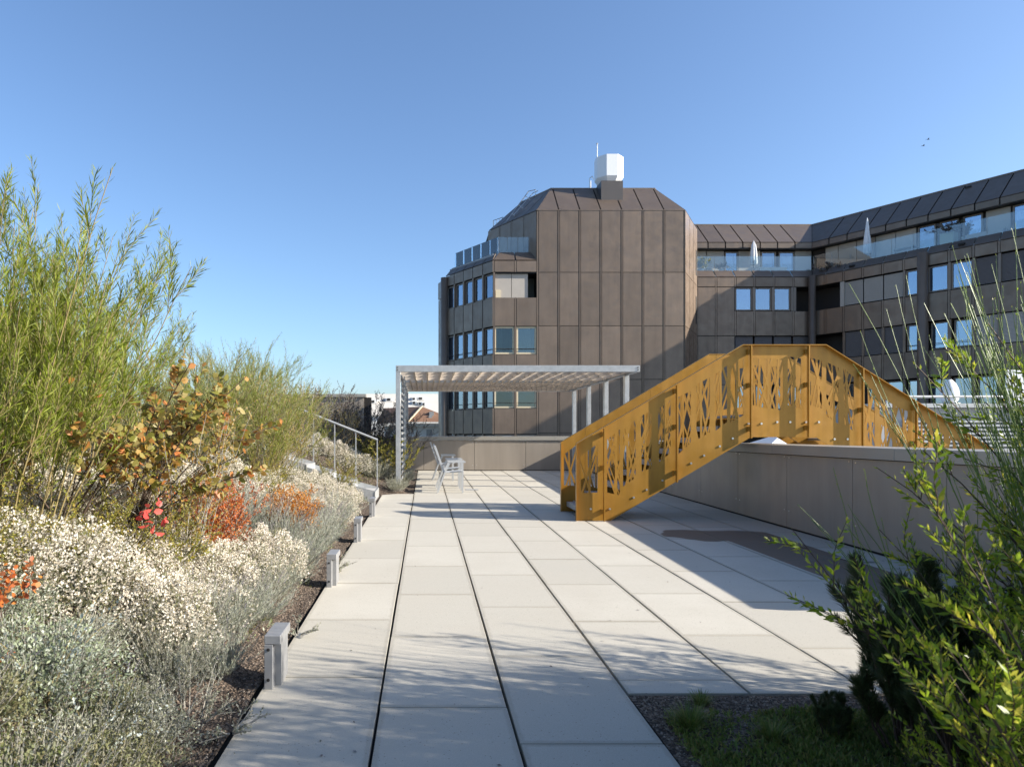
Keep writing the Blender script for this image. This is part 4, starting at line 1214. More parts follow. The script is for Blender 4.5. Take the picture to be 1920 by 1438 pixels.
# ------------------------------------------------------------------ plants
def nrm(v): return v / np.maximum(np.linalg.norm(v, axis=-1, keepdims=True), 1e-9)
def stems(r, n, rad, L, lean, droop=0., K=7, wob=.05, az=None, azs=None, bias=None, base=None):
    a = r.uniform(0, 2*np.pi, n) if az is None else r.normal(az, azs, n)
    rr = rad * np.sqrt(r.uniform(0, 1, n))
    p = np.stack([rr*np.cos(a), rr*np.sin(a), np.zeros(n)], -1)
    if base is not None: p = base.copy(); 
    th0 = r.uniform(lean[0], lean[1], n) * (.35 + .65 * rr / max(rad, 1e-6))
    ln = r.uniform(L[0], L[1], n); a2 = a + r.normal(0, .35, n)
    out = [p.copy()]
    for k in range(K):
        th = th0 + droop * ((k + 1) / K) ** 1.5 + r.normal(0, wob, n)
        aa = a2 + r.normal(0, wob*1.5, n)
        d = np.stack([np.sin(th)*np.cos(aa), np.sin(th)*np.sin(aa), np.cos(th)], -1)
        if bias is not None: d = nrm(d + np.array(bias))
        p = p + d * (ln / K)[:, None]; out.append(p.copy())
    return np.stack(out, 1)
def tang(P):
    return nrm(np.gradient(P, axis=1))
def sample(P, idx, t):
    K = P.shape[1] - 1; f = t * K; i = np.minimum(f.astype(int), K - 1); w = (f - i)[:, None]
    a = P[idx, i]; b = P[idx, i+1]
    return a*(1-w) + b*w, nrm(b - a)
def perp(r, T):
    v = nrm(r.normal(size=T.shape)); v = v - (v*T).sum(-1, keepdims=True)*T
    return nrm(v)
def branches(r, P, m, t0, t1, L, ang, up=.2, K=5, wob=.08, droop=0):
    n = len(P); idx = np.repeat(np.arange(n), m); t = r.uniform(t0, t1, n*m)
    p, T = sample(P, idx, t); v = perp(r, T)
    a = r.uniform(ang[0], ang[1], n*m)[:, None]
    d = nrm(T*np.cos(a) + v*np.sin(a) + np.array([0, 0, up]))
    ln = r.uniform(L[0], L[1], n*m) * (1.15 - .5*t)
    out = [p.copy()]
    for k in range(K):
        d = nrm(d + r.normal(0, wob, d.shape) + np.array([0, 0, up*.25 - droop*(k/K)]))
        p = p + d * (ln / K)[:, None]; out.append(p.copy())
    return np.stack(out, 1)
def tubes(P, r0, r1, k=3):
    n, K, _ = P.shape; T = tang(P)
    a = np.cross(T, np.array([.13, .05, 1.0])); a = nrm(a); b = np.cross(T, a)
    rad = np.linspace(1, 0, K)[None, :, None] * (r0 - r1) + r1
    th = np.arange(k) * 2*np.pi/k
    V = P[:, :, None, :] + rad[..., None] * (a[:, :, None, :]*np.cos(th)[None, None, :, None] + b[:, :, None, :]*np.sin(th)[None, None, :, None])
    V = V.reshape(-1, 3)
    i = np.arange(n)[:, None, None]*K*k + np.arange(K-1)[None, :, None]*k
    j = np.arange(k)[None, None, :]; j2 = (j+1) % k
    F = np.stack([i+j, i+j2, i+k+j2, i+k+j], -1).reshape(-1, 4)
    return V, F
def leafq(p, d, s, L, W, fold=.15, r=None):
    """diamond leaves, slightly folded. p base, d axis, s side, L,W arrays"""
    L = L[:, None]; W = W[:, None]; nn = np.cross(d, s)
    m = p + d*L*.5 + nn*W*fold
    V = np.stack([p, m + s*W*.5, p + d*L, m - s*W*.5], 1).reshape(-1, 3)
    F = np.arange(len(p)*4).reshape(-1, 4)
    return V, F
def leafo(p, d, s, L, W, fold=.1):
    """rounder leaves: six points"""
    L = L[:, None]; W = W[:, None]; nn = np.cross(d, s)
    q = [p, p + d*L*.28 + s*W*.42 + nn*W*fold, p + d*L*.68 + s*W*.46 + nn*W*fold, p + d*L, p + d*L*.68 - s*W*.46 + nn*W*fold, p + d*L*.28 - s*W*.42 + nn*W*fold]
    V = np.stack(q, 1).reshape(-1, 3)
    b = np.arange(len(p))[:, None]*6
    F = np.concatenate([b + np.array([[0, 1, 2, 3]]), b + np.array([[0, 3, 4, 5]])])
    return V, F
def on_stems(r, P, per, L, W, ang, t0=.1, t1=1.0, up=0., shape=leafq, fold=.15, taper=.4):
    n = len(P); idx = np.repeat(np.arange(n), per); t = np.tile(np.linspace(t0, t1, per), n) + r.uniform(-.5, .5, n*per)*(t1-t0)/per
    t = np.clip(t, 0, .999)
    p, T = sample(P, idx, t); v = perp(r, T)
    a = r.uniform(ang[0], ang[1], n*per)[:, None]
    d = nrm(T*np.cos(a) + v*np.sin(a) + np.array([0, 0, up]))
    s = nrm(np.cross(d, T) + r.normal(0, .35, d.shape)); s = nrm(s - (s*d).sum(-1, keepdims=True)*d)
    sc = 1 - taper*np.maximum(t - .6, 0)/.4
    return shape(p, d, s, r.uniform(L[0], L[1], len(p))*sc, r.uniform(W[0], W[1], len(p))*sc, fold)
def cat(*vf):
    V = []; F = []; o = 0
    for v, f in vf: V.append(v); F.append(f + o); o += len(v)
    return np.concatenate(V), np.concatenate(F)
def nmesh(name, VF, mat, smooth=False):
    V, F = VF
    me = bpy.data.meshes.new(name)
    me.vertices.add(len(V)); me.vertices.foreach_set('co', V.astype(np.float32).ravel())
    me.loops.add(F.size); me.loops.foreach_set('vertex_index', F.astype(np.int32).ravel())
    me.polygons.add(len(F)); me.polygons.foreach_set('loop_start', np.arange(0, F.size, 4, dtype=np.int32))
    try: me.polygons.foreach_set('loop_total', np.full(len(F), 4, dtype=np.int32))
    except Exception: pass
    me.materials.append(mat); me.update(calc_edges=True)
    return me
def plant(name, parts, x, y, z, s=1., rz=0., label='', cat_='shrub', group=None, sz=None):
    t = thing(name, label, cat_, (x, y, z), group, rz)
    t.scale = (s, s, sz or s)
    for pn, me in parts:
        o = bpy.data.objects.new(pn, me); COL.objects.link(o); o.parent = t
        if pn in ('foliage', 'flowers', 'needles', 'blades', 'stems', 'branches'): o['kind'] = 'stuff'
    return t
def rs(k): return np.random.default_rng(k)

# --- mounds
def dome(r, n, rx, rz_, thick=.25, lumps=7):
    u = r.uniform(0, 1, n); th = r.uniform(0, 2*np.pi, n); ct = u**.8
    stn = np.sqrt(1 - ct**2); d = np.stack([stn*np.cos(th), stn*np.sin(th), ct], -1)
    ph = r.uniform(0, 6, 3)
    bump = 1 + .13*np.sin(lumps*d[:, 0] + ph[0]) * np.sin(lumps*d[:, 1] + ph[1]) + .08*np.sin(13*d[:, 0] + 9*d[:, 1] + ph[2])
    rad = bump * (1 - thick*r.uniform(0, 1, n)**2)
    return d * rad[:, None] * np.array([rx, rx, rz_]), d
def rand_leaf(r, p, d, L, W, out=.6, shape=leafq, up=.3):
    n = len(p); dd = nrm(d*out + r.normal(0, .6, (n, 3)) + np.array([0, 0, up]))
    s = perp(r, dd)
    return shape(p, dd, s, r.uniform(*L, n), r.uniform(*W, n))
# --- narrow-leaved willows
def willow(seed, n=34, H=(1.5, 2.4), lean=(.05, .55), lm=L_WILLOW, per=46, sub=8, ll=(.07, .12), wl=(.006, .010), rad=.4, bias=None):
    r = rs(seed)
    P = stems(r, n, rad, H, lean, .12, 9, .05, bias=bias)
    B = branches(r, P, sub, .2, .93, (.35, .75), (.3, .75), .28, 6)
    wood = cat(tubes(P, .008, .0025), tubes(B, .0032, .0013))
    lv = cat(on_stems(r, P, int(per*1.4), ll, wl, (.45, 1.0), .35, 1.0, .1), on_stems(r, B, per, ll, wl, (.4, 1.0), .08, 1.0, .1))
    return [('branches', nmesh('branches', wood, STEMY)), ('foliage', nmesh('foliage', lv, lm))]
WA = willow(1); WB_ = willow(2, 32, (1.5, 2.3), (.1, .6)); WC = willow(3, 30, (1.2, 1.9), (.1, .8), L_WILLOW2, 34, 8, (.06, .10), (.005, .008))
WD = willow(4, 36, (1.1, 1.8), (.2, .95), L_WILLOW, 34, 8, (.05, .09), (.005, .008))
gW = 'tall narrow-leaved willow shrubs on the bank'
for k, (pt, x, y, s, sz, rz, lab) in enumerate([
    (WA, -2.5, 3.9, .84, .96, 0.3, 'tallest narrow-leaved willow shrub at the left edge of the photo'),
    (WB_, -2.85, 4.6, .74, .86, 1.9, 'arching willow shrub leaning toward the path, right of the tallest willow'),
    (WA, -3.1, 5.0, .95, .98, 4.0, 'willow shrub half hidden behind the tallest one at the far left'),
    (WB_, -3.2, 6.3, .80, .80, 5.2, 'willow shrub behind the round-leaved smoke bush'),
    (WD, -2.75, 3.4, .62, .66, 2.2, 'low dense willow shrub in front at the left edge'),
    (WC, -2.85, 8.0, .95, .9, .5, 'silvery willow shrub above the rust-coloured bush'),
    (WD, -2.35, 9.2, .92, .92, 1.2, 'bushy olive-green willow in the middle of the bank'),
    (WC, -2.6, 11.2, .85, .92, 2.5, 'silvery willow shrub left of the handrail'),
    (WD, -3.5, 9.8, 1.0, .9, 3.3, 'olive willow shrub farther up the bank behind the middle one'),
    (WC, -3.6, 11.8, 1.0, .9, 4.4, 'silvery willow shrub farthest back on the bank crest'),
    (WC, -3.0, 12.3, .8, .85, 1.0, 'silvery willow shrub just behind the handrail of the steps'),
    (WC, -4.4, 7.5, 1.0, .9, 5.4, 'silvery willow shrub high on the bank behind the left group')]):
    plant('willow_shrub', pt, x, y, bank_z(x, y) - .03, s, rz, lab, 'shrub', gW, sz)

# --- round-leaved smoke bush (olive to orange), branches reaching right
def smoke(seed, n, L, lean, lm, per=10, az=None, azs=.5, K=8, sub=4, ls=(.05, .075)):
    r = rs(seed)
    P = stems(r, n, .18, L, lean, .35, K, .06, az=az, azs=azs)
    B = branches(r, P, sub, .35, .95, (.2, .45), (.35, .9), .05, 5)
    wood = cat(tubes(P, .008, .003), tubes(B, .003, .0015))
    lv = cat(on_stems(r, B, per, ls, (ls[0]*.85, ls[1]*.85), (.6, 1.3), .15, 1, -.1, leafo, .06, .2), on_stems(r, P, per, ls, (ls[0]*.85, ls[1]*.85), (.6, 1.3), .5, 1, -.1, leafo, .06, .2))
    return [('branches', nmesh('branches', wood, STEMD)), ('foliage', nmesh('foliage', lv, lm))]
SA = smoke(11, 16, (.9, 1.4), (.3, 1.1), L_ORGRN, az=-.1, azs=.8)
SB = smoke(12, 13, (.6, 1.0), (.5, 1.3), L_ORGRN, az=-.2, azs=.7)
plant('smoke_bush', SA, -2.15, 4.8, bank_z(-2.15, 4.8) + .25, 1.0, 0, 'smoke bush with round olive and orange leaves in front of the willows', 'shrub')
plant('smoke_bush', SB, -2.3, 4.4, bank_z(-2.3, 4.4) + .3, .8, -.2, 'lower smoke bush with drooping olive leaves above the white asters', 'shrub')
RB = [('branches', nmesh('branches', tubes(stems(rs(13), 3, .03, (.3, .42), (.3, .8), .3, 6), .004, .002), STEMD)),
      ('foliage', nmesh('foliage', on_stems(rs(14), stems(rs(13), 3, .03, (.3, .42), (.3, .8), .3, 6), 5, (.06, .075), (.05, .06), (.6, 1.2), .6, 1, 0, leafo), L_RED))]
plant('red_leaf_sprig', RB, -1.78, 4.1, bank_z(-1.78, 4.1) + .30, 1, .5, 'sprig of bright red round leaves among the olive smoke bush leaves', 'shrub')
OR = smoke(15, 4, (.35, .45), (.3, .9), L_BARB, 6)
plant('orange_sprig', OR, -1.95, 3.05, bank_z(-1.95, 3.05) + .12, .5, 1, 'orange-leaved sprig at the very left edge above the grey ground cover', 'shrub')

# --- small-leaved coloured bushes
def twiggy(seed, n, H, rad, lean, lm, stem=STEMD, per=26, ls=(.014, .026), sub=7, subL=(.12, .3), K=6, up=.15):
    r = rs(seed)
    P = stems(r, n, rad, H, lean, .2, K, .07)
    B = branches(r, P, sub, .2, .95, subL, (.4, 1.0), up, 5)
    wood = cat(tubes(P, .005, .002), tubes(B, .002, .001))
    lv = cat(on_stems(r, B, per, ls, (ls[0]*.6, ls[1]*.6), (.5, 1.2), .05, 1, .05), on_stems(r, P, per, ls, (ls[0]*.6, ls[1]*.6), (.5, 1.2), .3, 1, .05))
    return [('branches', nmesh('branches', wood, stem)), ('foliage', nmesh('foliage', lv, lm))]
def bushy(seed, rx, h, n, lm, ls=(.016, .03)):
    r = rs(seed)
    P = stems(r, 40, rx*.5, (h*.6, h*1.1), (.05, .8), .2, 6, .08); B = branches(r, P, 6, .3, .95, (.08, .2), (.4, 1.), .2, 4)
    p, d = dome(r, n, rx, h, .75, 11)
    lv = cat(rand_leaf(r, p, d, ls, (ls[0]*.55, ls[1]*.55), .5), on_stems(r, B, 16, ls, (ls[0]*.55, ls[1]*.55), (.5, 1.2), .05, 1, .05))
    return [('branches', nmesh('branches', cat(tubes(P, .004, .002), tubes(B, .002, .001)), STEMG)), ('foliage', nmesh('foliage', lv, lm))]
TA = bushy(21, .31, .62, 5200, L_BARB)
TB = bushy(22, .27, .46, 4200, L_BARB2)
plant('rust_bush', TA, -1.76, 5.6, bank_z(-1.76, 5.6) + .04, 1.0, 0, 'rust-red small-leaved bush between the two white aster drifts', 'shrub')
plant('amber_bush', TB, -1.42, 7.2, bank_z(-1.42, 7.2) + .10, 1.05, .6, 'bright orange small-leaved bush right of the rust-red one', 'shrub')
TY = twiggy(23, 26, (.7, 1.15), .3, (.15, 1.0), L_YEL, per=22, ls=(.022, .038), subL=(.2, .4))
for x, y, s, rz, lab in [(-1.95, 4.75, .7, 1.5, 'yellow-green leafy shrub around the stems of the smoke bush'), (-2.05, 4.05, .62, 0, 'yellow-green leafy shrub under the willows at the left'), (-2.45, 3.5, .55, 2, 'small yellow-green shrub low at the left edge below the willows'),
                         (-2.15, 8.6, .75, 1.1, 'yellow-green shrub among the white asters in the middle of the bank'), (-1.6, 12.0, .62, 3.1, 'yellow-green shrub just in front of the garden steps')]:
    plant('leafy_shrub', TY, x, y, bank_z(x, y), s, rz, lab, 'shrub')
TAIR = twiggy(24, 16, (1.1, 1.75), .2, (.05, .4), L_AUT, STEMG, 12, (.022, .04), 9, (.25, .5), 8)
TAR2 = twiggy(25, 18, (.9, 1.4), .25, (.1, .6), L_AUT, STEMG, 16, (.02, .035), 8, (.2, .45), 8)
for pt, x, y, s, rz, lab in [(TAIR, -2.2, 11.3, 1.0, 0, 'airy autumn shrub with pale twigs left of the steps, reaching above the willows'), (TAR2, -1.95, 15.2, 1.0, 1, 'orange-yellow twiggy shrub behind the handrail'),
                             (TAR2, -2.9, 14.6, 1.1, 2, 'orange-yellow twiggy shrub up the bank at the left end of the handrail'), (TAIR, -1.72, 4.75, .82, 3, 'slender airy shrub with tiny yellow leaves between the tall willows'),
                             (TAIR, -3.0, 12.8, 1.0, 4, 'airy autumn shrub on the crest behind the silvery willows'), (TAR2, -2.35, 10.9, .8, 5, 'amber twiggy shrub low beside the left part of the handrail')]:
    plant('autumn_shrub', pt, x, y, bank_z(x, y), s, rz, lab, 'shrub')
TG = twiggy(26, 22, (.7, 1.3), .25, (.1, .7), L_YEL, STEMD, 20, (.03, .05), 6, (.15, .3), 7)
for x, y, s, rz, lab in [(-.78, 14.6, .95, 0, 'green-yellow climbing shrub against the left post of the pergola'), (-1.25, 15.6, .7, 2, 'green-yellow shrub between the handrail and the pergola')]:
    plant('climbing_shrub', TG, x, y, bank_z(x, y), s, rz, lab, 'shrub')
TD = twiggy(27, 50, (1.1, 1.9), .5, (.1, .8), L_DKTW, STEMD, 20, (.03, .05), 10, (.25, .6), 8)
for x, y, s, rz, lab in [(-1.6, 17.6, .95, 0, 'dark bare-twigged shrub before the tall grey wall'), (-2.6, 18.2, .9, 2, 'dark twiggy shrub at the left part of the tall grey wall'), (-1.05, 18.4, .85, 4, 'dark twiggy shrub just left of the pergola screen')]:
    plant('bare_shrub', TD, x, y, bank_z(x, y), s, rz, lab, 'shrub')
# backdrop shrubs up the bank hide its crest
for k, (x, y) in enumerate([(-5.2, 6), (-5.0, 9.5), (-4.6, 12.5), (-4.2, 15.5), (-4.0, 4.0)]):
    plant('backdrop_shrub', WD if k % 2 else TAR2, x, y, bank_z(x, y), 1.1, k*1.3, ['olive shrub behind the left willows', 'amber shrub on the crest behind the silvery willows', 'olive shrub on the crest near the steps', 'amber shrub on the crest beyond the steps', 'amber shrub deep in the left thicket'][k], 'shrub')

def aster(seed, rx=.38, h=.36, nf=4800):
    r = rs(seed)
    p, d = dome(r, nf, rx, h, .3)
    cl = p + r.normal(0, .006, p.shape)
    # each flower: three short ray quads
    parts = []
    for k in range(3): parts.append(rand_leaf(r, cl, d, (.008, .015), (.007, .013), .8, leafq, .3))
    q, dq = dome(r, 3200, rx*.97, h*.95, .55)
    lv = rand_leaf(r, q, dq, (.02, .04), (.004, .008), .5)
    P = stems(r, 90, rx*.35, (h*.8, h*1.0), (.1, 1.25), .0, 4)
    return [('stems', nmesh('stems', tubes(P, .002, .001), STEMG)), ('foliage', nmesh('foliage', lv, L_ASTL)), ('flowers', nmesh('flowers', cat(*parts), L_ASTER))]
AS = [aster(31), aster(32, .32, .36), aster(33, .40, .32, 3000)]
def herb(seed, rx, h, n, lm, L=(.03, .055), W=(.003, .006), spikes=0, out=.8):
    r = rs(seed)
    P = stems(r, 140, rx*.5, (h*.8, h*1.25), (.1, 1.15), .05, 5)
    lv = on_stems(r, P, int(n/140), L, W, (.25, .8), .15, 1, .2)
    res = [('stems', nmesh('stems', tubes(P, .0018, .001), STEMG)), ('foliage', nmesh('foliage', lv, lm))]
    if spikes:
        S = stems(r, spikes, rx*.5, (h*1.15, h*1.55), (.15, .95), .1, 6)
        fl = on_stems(r, S, 16, (.006, .012), (.005, .008), (.3, .9), .82, 1.0, .1)
        res[0] = ('stems', nmesh('stems', cat(tubes(P, .0018, .001), tubes(S, .0014, .001)), STEMG))
        res.append(('flowers', nmesh('flowers', fl, L_LAVF)))
    return res
LV = [herb(41, .34, .34, 5200, L_LAV, spikes=45), herb(42, .3, .3, 4600, L_LAV, spikes=30), herb(43, .32, .3, 5000, L_GREY)]
def cover(seed, rx, h, n, lm, L=(.009, .020), W=(.004, .009)):
    r = rs(seed); p, d = dome(r, n, rx, h, .7, 9)
    P = stems(r, 120, rx*.6, (h*.7, h*1.2), (.1, 1.2), .0, 4)
    lv = cat(rand_leaf(r, p, d, L, W, .4), on_stems(r, P, 26, L, W, (.4, 1.1), .1, 1, .1))
    return [('stems', nmesh('stems', tubes(P, .0018, .001), STEMG)), ('foliage', nmesh('foliage', lv, lm))]
CV = [cover(51, .32, .22, 6000, L_COVER), cover(52, .28, .2, 5500, L_GREY), cover(53, .3, .20, 5200, L_ASTL), cover(51+5, .32, .24, 6000, L_SILG), herb(54, .28, .20, 5200, L_GREY, (.012, .024), (.004, .008)), herb(56, .3, .2, 4800, L_COVER, (.014, .026), (.006, .010), 10), twiggy(57, 26, (.2, .42), .16, (.1, 1.1), L_GREY, STEMG, 18, (.010, .02), 6, (.08, .18))]
rr_ = random.Random(7)
gA = 'white aster clumps drifting along the bank'
# drifts: polygons in x for each y band
def drift(kinds, name, spots, lab, cat_, grp, s=(.85, 1.15), dz=0.0):
    P_ = []
    for (x, y) in spots:
        x += rr_.uniform(-.06, .06); y += rr_.uniform(-.08, .08)
        k = rr_.choice(kinds); sc = rr_.uniform(*s)
        if edge_x(y) - x < .36 * sc and y < 13.6: x = edge_x(y) - .36 * sc - rr_.uniform(-.05, .05)
        P_.append([x, y, k, sc])
    P_.sort(key=lambda q: q[1])
    nr = max(1, round(len(P_) / 3)); rows = [P_[i::1] for i in ()]
    per = math.ceil(len(P_) / nr); rows = [P_[i:i+per] for i in range(0, len(P_), per)]
    ORD = ['front', 'second', 'third', 'fourth', 'fifth', 'sixth', 'seventh', 'eighth', 'ninth', 'tenth']
    for ri, row in enumerate(rows):
        row.sort(key=lambda q: -q[0])
        for pi, (x, y, k, sc) in enumerate(row):
            rn = 'backmost' if (ri == len(rows) - 1 and ri) else ORD[ri]
            pn = ['nearest the paving', 'second from the paving', 'third from the paving', 'fourth from the paving', 'farthest from the paving'][pi if not (pi == len(row) - 1 and pi > 1) else 4]
            plant(name, k, x, y, bank_z(x, y) - .02 + dz, sc, rr_.uniform(0, 6.3), lab + ', ' + rn + ' row, ' + pn, cat_, grp)
near_as = [(-1.45, 4.35), (-1.7, 4.05), (-1.5, 3.9), (-1.95, 3.75), (-2.3, 3.55), (-2.75, 4.6), (-2.75, 5.3), (-2.9, 4.1), (-1.42, 5.2), (-1.85, 5.0), (-2.3, 5.2), (-1.5, 4.75), (-1.95, 4.55), (-2.4, 4.6), (-1.35, 5.65), (-1.7, 4.3), (-2.15, 4.1), (-2.5, 3.9)]
drift(AS, 'white_aster', near_as, 'white aster clump below the rust-red bush', 'flowers', 'white aster clumps of the near drift', (.95, 1.2))
far_as = [(-1.35, 8.7), (-1.7, 8.7), (-2.1, 8.3), (-2.5, 8.2), (-1.3, 9.3), (-1.7, 9.5), (-2.1, 9.2), (-1.32, 9.9), (-1.65, 10.2), (-2.05, 10.1), (-1.35, 10.6), (-1.75, 10.9), (-1.28, 11.2), (-2.5, 7.4), (-2.35, 6.9), (-1.95, 7.6)]
drift(AS, 'white_aster', far_as, 'aster clump of the long drift below the steps', 'flowers', 'white aster clumps of the far drift', (.85, 1.2))
back_as = [(-1.5, 14.3), (-1.9, 14.5), (-1.3, 15.0), (-2.3, 14.5), (-1.75, 15.4), (-1.0, 15.4), (-2.7, 15.0)]
drift(AS, 'white_aster', back_as, 'white aster clump between handrail and pergola', 'flowers', 'white aster clumps beyond the steps', (.9, 1.2))
drift(LV[:2], 'lavender', [(-1.25, 6.4), (-1.2, 6.9), (-1.18, 7.4), (-1.2, 7.9), (-1.22, 8.35), (-1.6, 6.75), (-1.5, 7.1), (-1.9, 6.7), (-1.15, 8.9)], 'grey spiked lavender beside the orange bushes', 'lavender', 'lavender clumps beside the orange bushes', (.9, 1.2))
drift(LV, 'lavender', [(-1.28, 4.75), (-1.3, 4.3), (-1.35, 3.95), (-1.22, 5.9), (-1.6, 3.75), (-1.5, 4.35), (-1.2, 5.35), (-1.15, 4.6), (-1.35, 3.6), (-1.05, 5.0), (-1.08, 4.2), (-1.1, 3.75)], 'low grey lavender beside the gravel strip', 'lavender', 'lavender clumps beside the gravel strip', (.7, .95))
drift([LV[0], LV[2]], 'lavender', [(-1.0, 14.3), (-.75, 14.75), (-.55, 15.3), (-.6, 14.1), (-.6, 16.0), (-1.25, 14.6), (-.55, 16.8)], 'grey mound at the pergola post', 'lavender', 'grey mounds at the pergola post', (.85, 1.2))
fore = [(x, y) for y in (2.2, 2.5, 2.8, 3.1, 3.35) for x in (-1.08, -1.38, -1.68, -2.0, -2.35) if not (y > 3.2 and x > -1.3)] + [(-1.9, 4.0), (-2.2, 3.9), (-2.6, 3.0), (-1.75, 2.0), (-1.3, 1.9)]
drift(CV, 'ground_cover_clump', fore, 'grey-green ground cover at the near left corner', 'ground cover', 'grey-green clumps in the near left corner', (.65, 1.3))
# loose soil fill of low leaves behind everything on the slope
r = rs(60); n = 26000
xx = -.95 - r.uniform(0, 1, n)**1.1*4.2; yy = r.uniform(1.8, 20.5, n)
ok = np.array([edge_x(b) - a > .12 + .25*math.sin(b*2.1)**2 and not (12.5 < b < 13.55 and a > -3.2) and (b > 3.6 or a < -1.25) for a, b in zip(xx, yy)]); xx = xx[ok]; yy = yy[ok]
zz_ = np.array([bank_z(a, b) for a, b in zip(xx, yy)])
p = np.stack([xx, yy, zz_], -1); up_ = np.tile([0, 0, 1.0], (len(p), 1))
fl_ = cat(*[rand_leaf(r, p + r.uniform(0, .09, p.shape)*[.4, .4, 1], up_, (.02, .05), (.006, .016), .5) for _ in range(3)])
me = nmesh('low_foliage', fl_, L_COVER); o = bpy.data.objects.new('low_foliage', me); COL.objects.link(o)
tag(o, 'low mixed green leaves covering the soil of the planted bank', 'ground cover', kind='stuff')
# silver arching sprigs with round leaves and orange stems
def sprig(seed):
    r = rs(seed); P = stems(r, 7, .05, (.45, .75), (.4, 1.0), .7, 8, .04)
    lv = on_stems(r, P, 26, (.022, .034), (.014, .02), (.7, 1.2), .25, 1, .1, leafo)
    return [('branches', nmesh('branches', tubes(P, .003, .0015), STEMY)), ('foliage', nmesh('foliage', lv, L_SILV))]
plant('silver_sprig', sprig(71), -1.55, 2.75, bank_z(-1.55, 2.75) + .05, .9, 0, 'arching sprigs with round silver leaves in the near left corner', 'shrub')
plant('silver_sprig', sprig(72), -1.25, 2.55, bank_z(-1.25, 2.55) + .05, .6, 2, 'smaller round-leaved silver sprig at the bottom edge near the paving', 'shrub')
DRS = twiggy(73, 10, (.25, .4), .12, (.2, 1), L_BARB, per=12)
plant('dark_red_bush', DRS, -1.75, 2.35, bank_z(-1.75, 2.35), .8, 0, 'dark red low bush at the bottom left corner', 'shrub')
# bits creeping over the paving edge
cr = twiggy(74, 8, (.1, .2), .03, (1.0, 1.5), L_GREY, STEMG, 10, (.01, .02), 3, (.04, .08), 4)
for k, (x, y) in enumerate(((-.85, 4.55), (-.88, 3.1), (-.86, 6.6))):
    plant('creeping_sprig', cr, x, y, fz(y) + .01, 1, k, ['sprig creeping over the paving edge beyond the nearest path light', 'sprig creeping over the paving edge in the shade at the bottom', 'sprig creeping over the paving edge beside the lavender'][k], 'sprig')

# --- right foreground: pine
def pine(seed, n=22, H=(.35, .85), rad=.25, lean=(.05, .7)):
    r = rs(seed)
    P = stems(r, n, rad, H, lean, -.25, 7, .06)
    B = branches(r, P, 8, .25, .95, (.10, .24), (.4, .9), .45, 4)
    nd = cat(on_stems(r, B, 190, (.05, .08), (.0028, .0042), (.35, .85), .25, 1.0, .12, leafq, 0, .3), on_stems(r, P, 420, (.05, .08), (.0028, .0042), (.35, .9), .45, 1.0, .1, leafq, 0, .3))
    return [('branches', nmesh('branches', cat(tubes(P, .010, .004, 5), tubes(B, .005, .003)), STEMD)), ('needles', nmesh('needles', nd, L_PINE))]
PA = pine(81, 40); PB_ = pine(82, 12, (.25, .6), .15); PC = pine(83, 30, (.5, 1.0), .35)
gP = 'dark mountain pines in the right bed'
for pt, x, y, s, rz, lab in [(PA, 2.08, 2.75, .76, 0, 'dark mountain pine with upright candles in the right foreground'), (PB_, 1.78, 2.95, .38, 1, 'small low pine shoot standing left of the larger pine'), 
                             (PA, 2.28, 2.95, .95, 2.3, 'mountain pine rising behind the first against the wet paving'), (PC, 2.0, 2.35, .66, 4, 'broad dark pine low in the bottom right corner')]:
    plant('mountain_pine', pt, x, y, bed_z(x, y) - .02, s, rz, lab, 'pine', gP)
# --- broom
def broom(seed, n=120, L=(1.0, 1.9), lean=(.05, .75), az=None, azs=None, sub=4):
    r = rs(seed)
    P = stems(r, n, .22, L, lean, .18, 8, .025, az=az, azs=azs)
    B = branches(r, P, sub, .25, .8, (.35, .8), (.15, .4), .25, 6, .03)
    lv = cat(on_stems(r, P, 16, (.008, .016), (.003, .005), (.3, .8), .3, 1), on_stems(r, B, 12, (.008, .016), (.003, .005), (.3, .8), .1, 1))
    sm_ = cat(tubes(P, .0038, .0014), tubes(B, .0022, .0012))
    return [('stems', nmesh('stems', sm_, L_BROOM)), ('foliage', nmesh('foliage', lv, L_BOX))]
BR = broom(91, 130, (1.0, 1.75), (.05, .62)); BR2 = broom(92, 10, (.9, 1.3), (.45, .72), np.pi, .3, 1)
plant('broom_shrub', BR, 2.55, 2.45, bed_z(2.35, 2.45), .85, 0, 'green whip-stemmed broom shrub at the right edge', 'shrub', None, 1.28)
plant('broom_shrub', BR, 3.2, 3.0, bed_z(2.85, 3.0), 1.0, 2, 'second broom shrub half out of frame behind the first', 'shrub', None, 1.25)
plant('broom_shrub', BR2, 2.3, 2.5, bed_z(2.3, 2.5), 1.0, 0, 'loose low broom whips reaching left across the parapet wall', 'shrub')
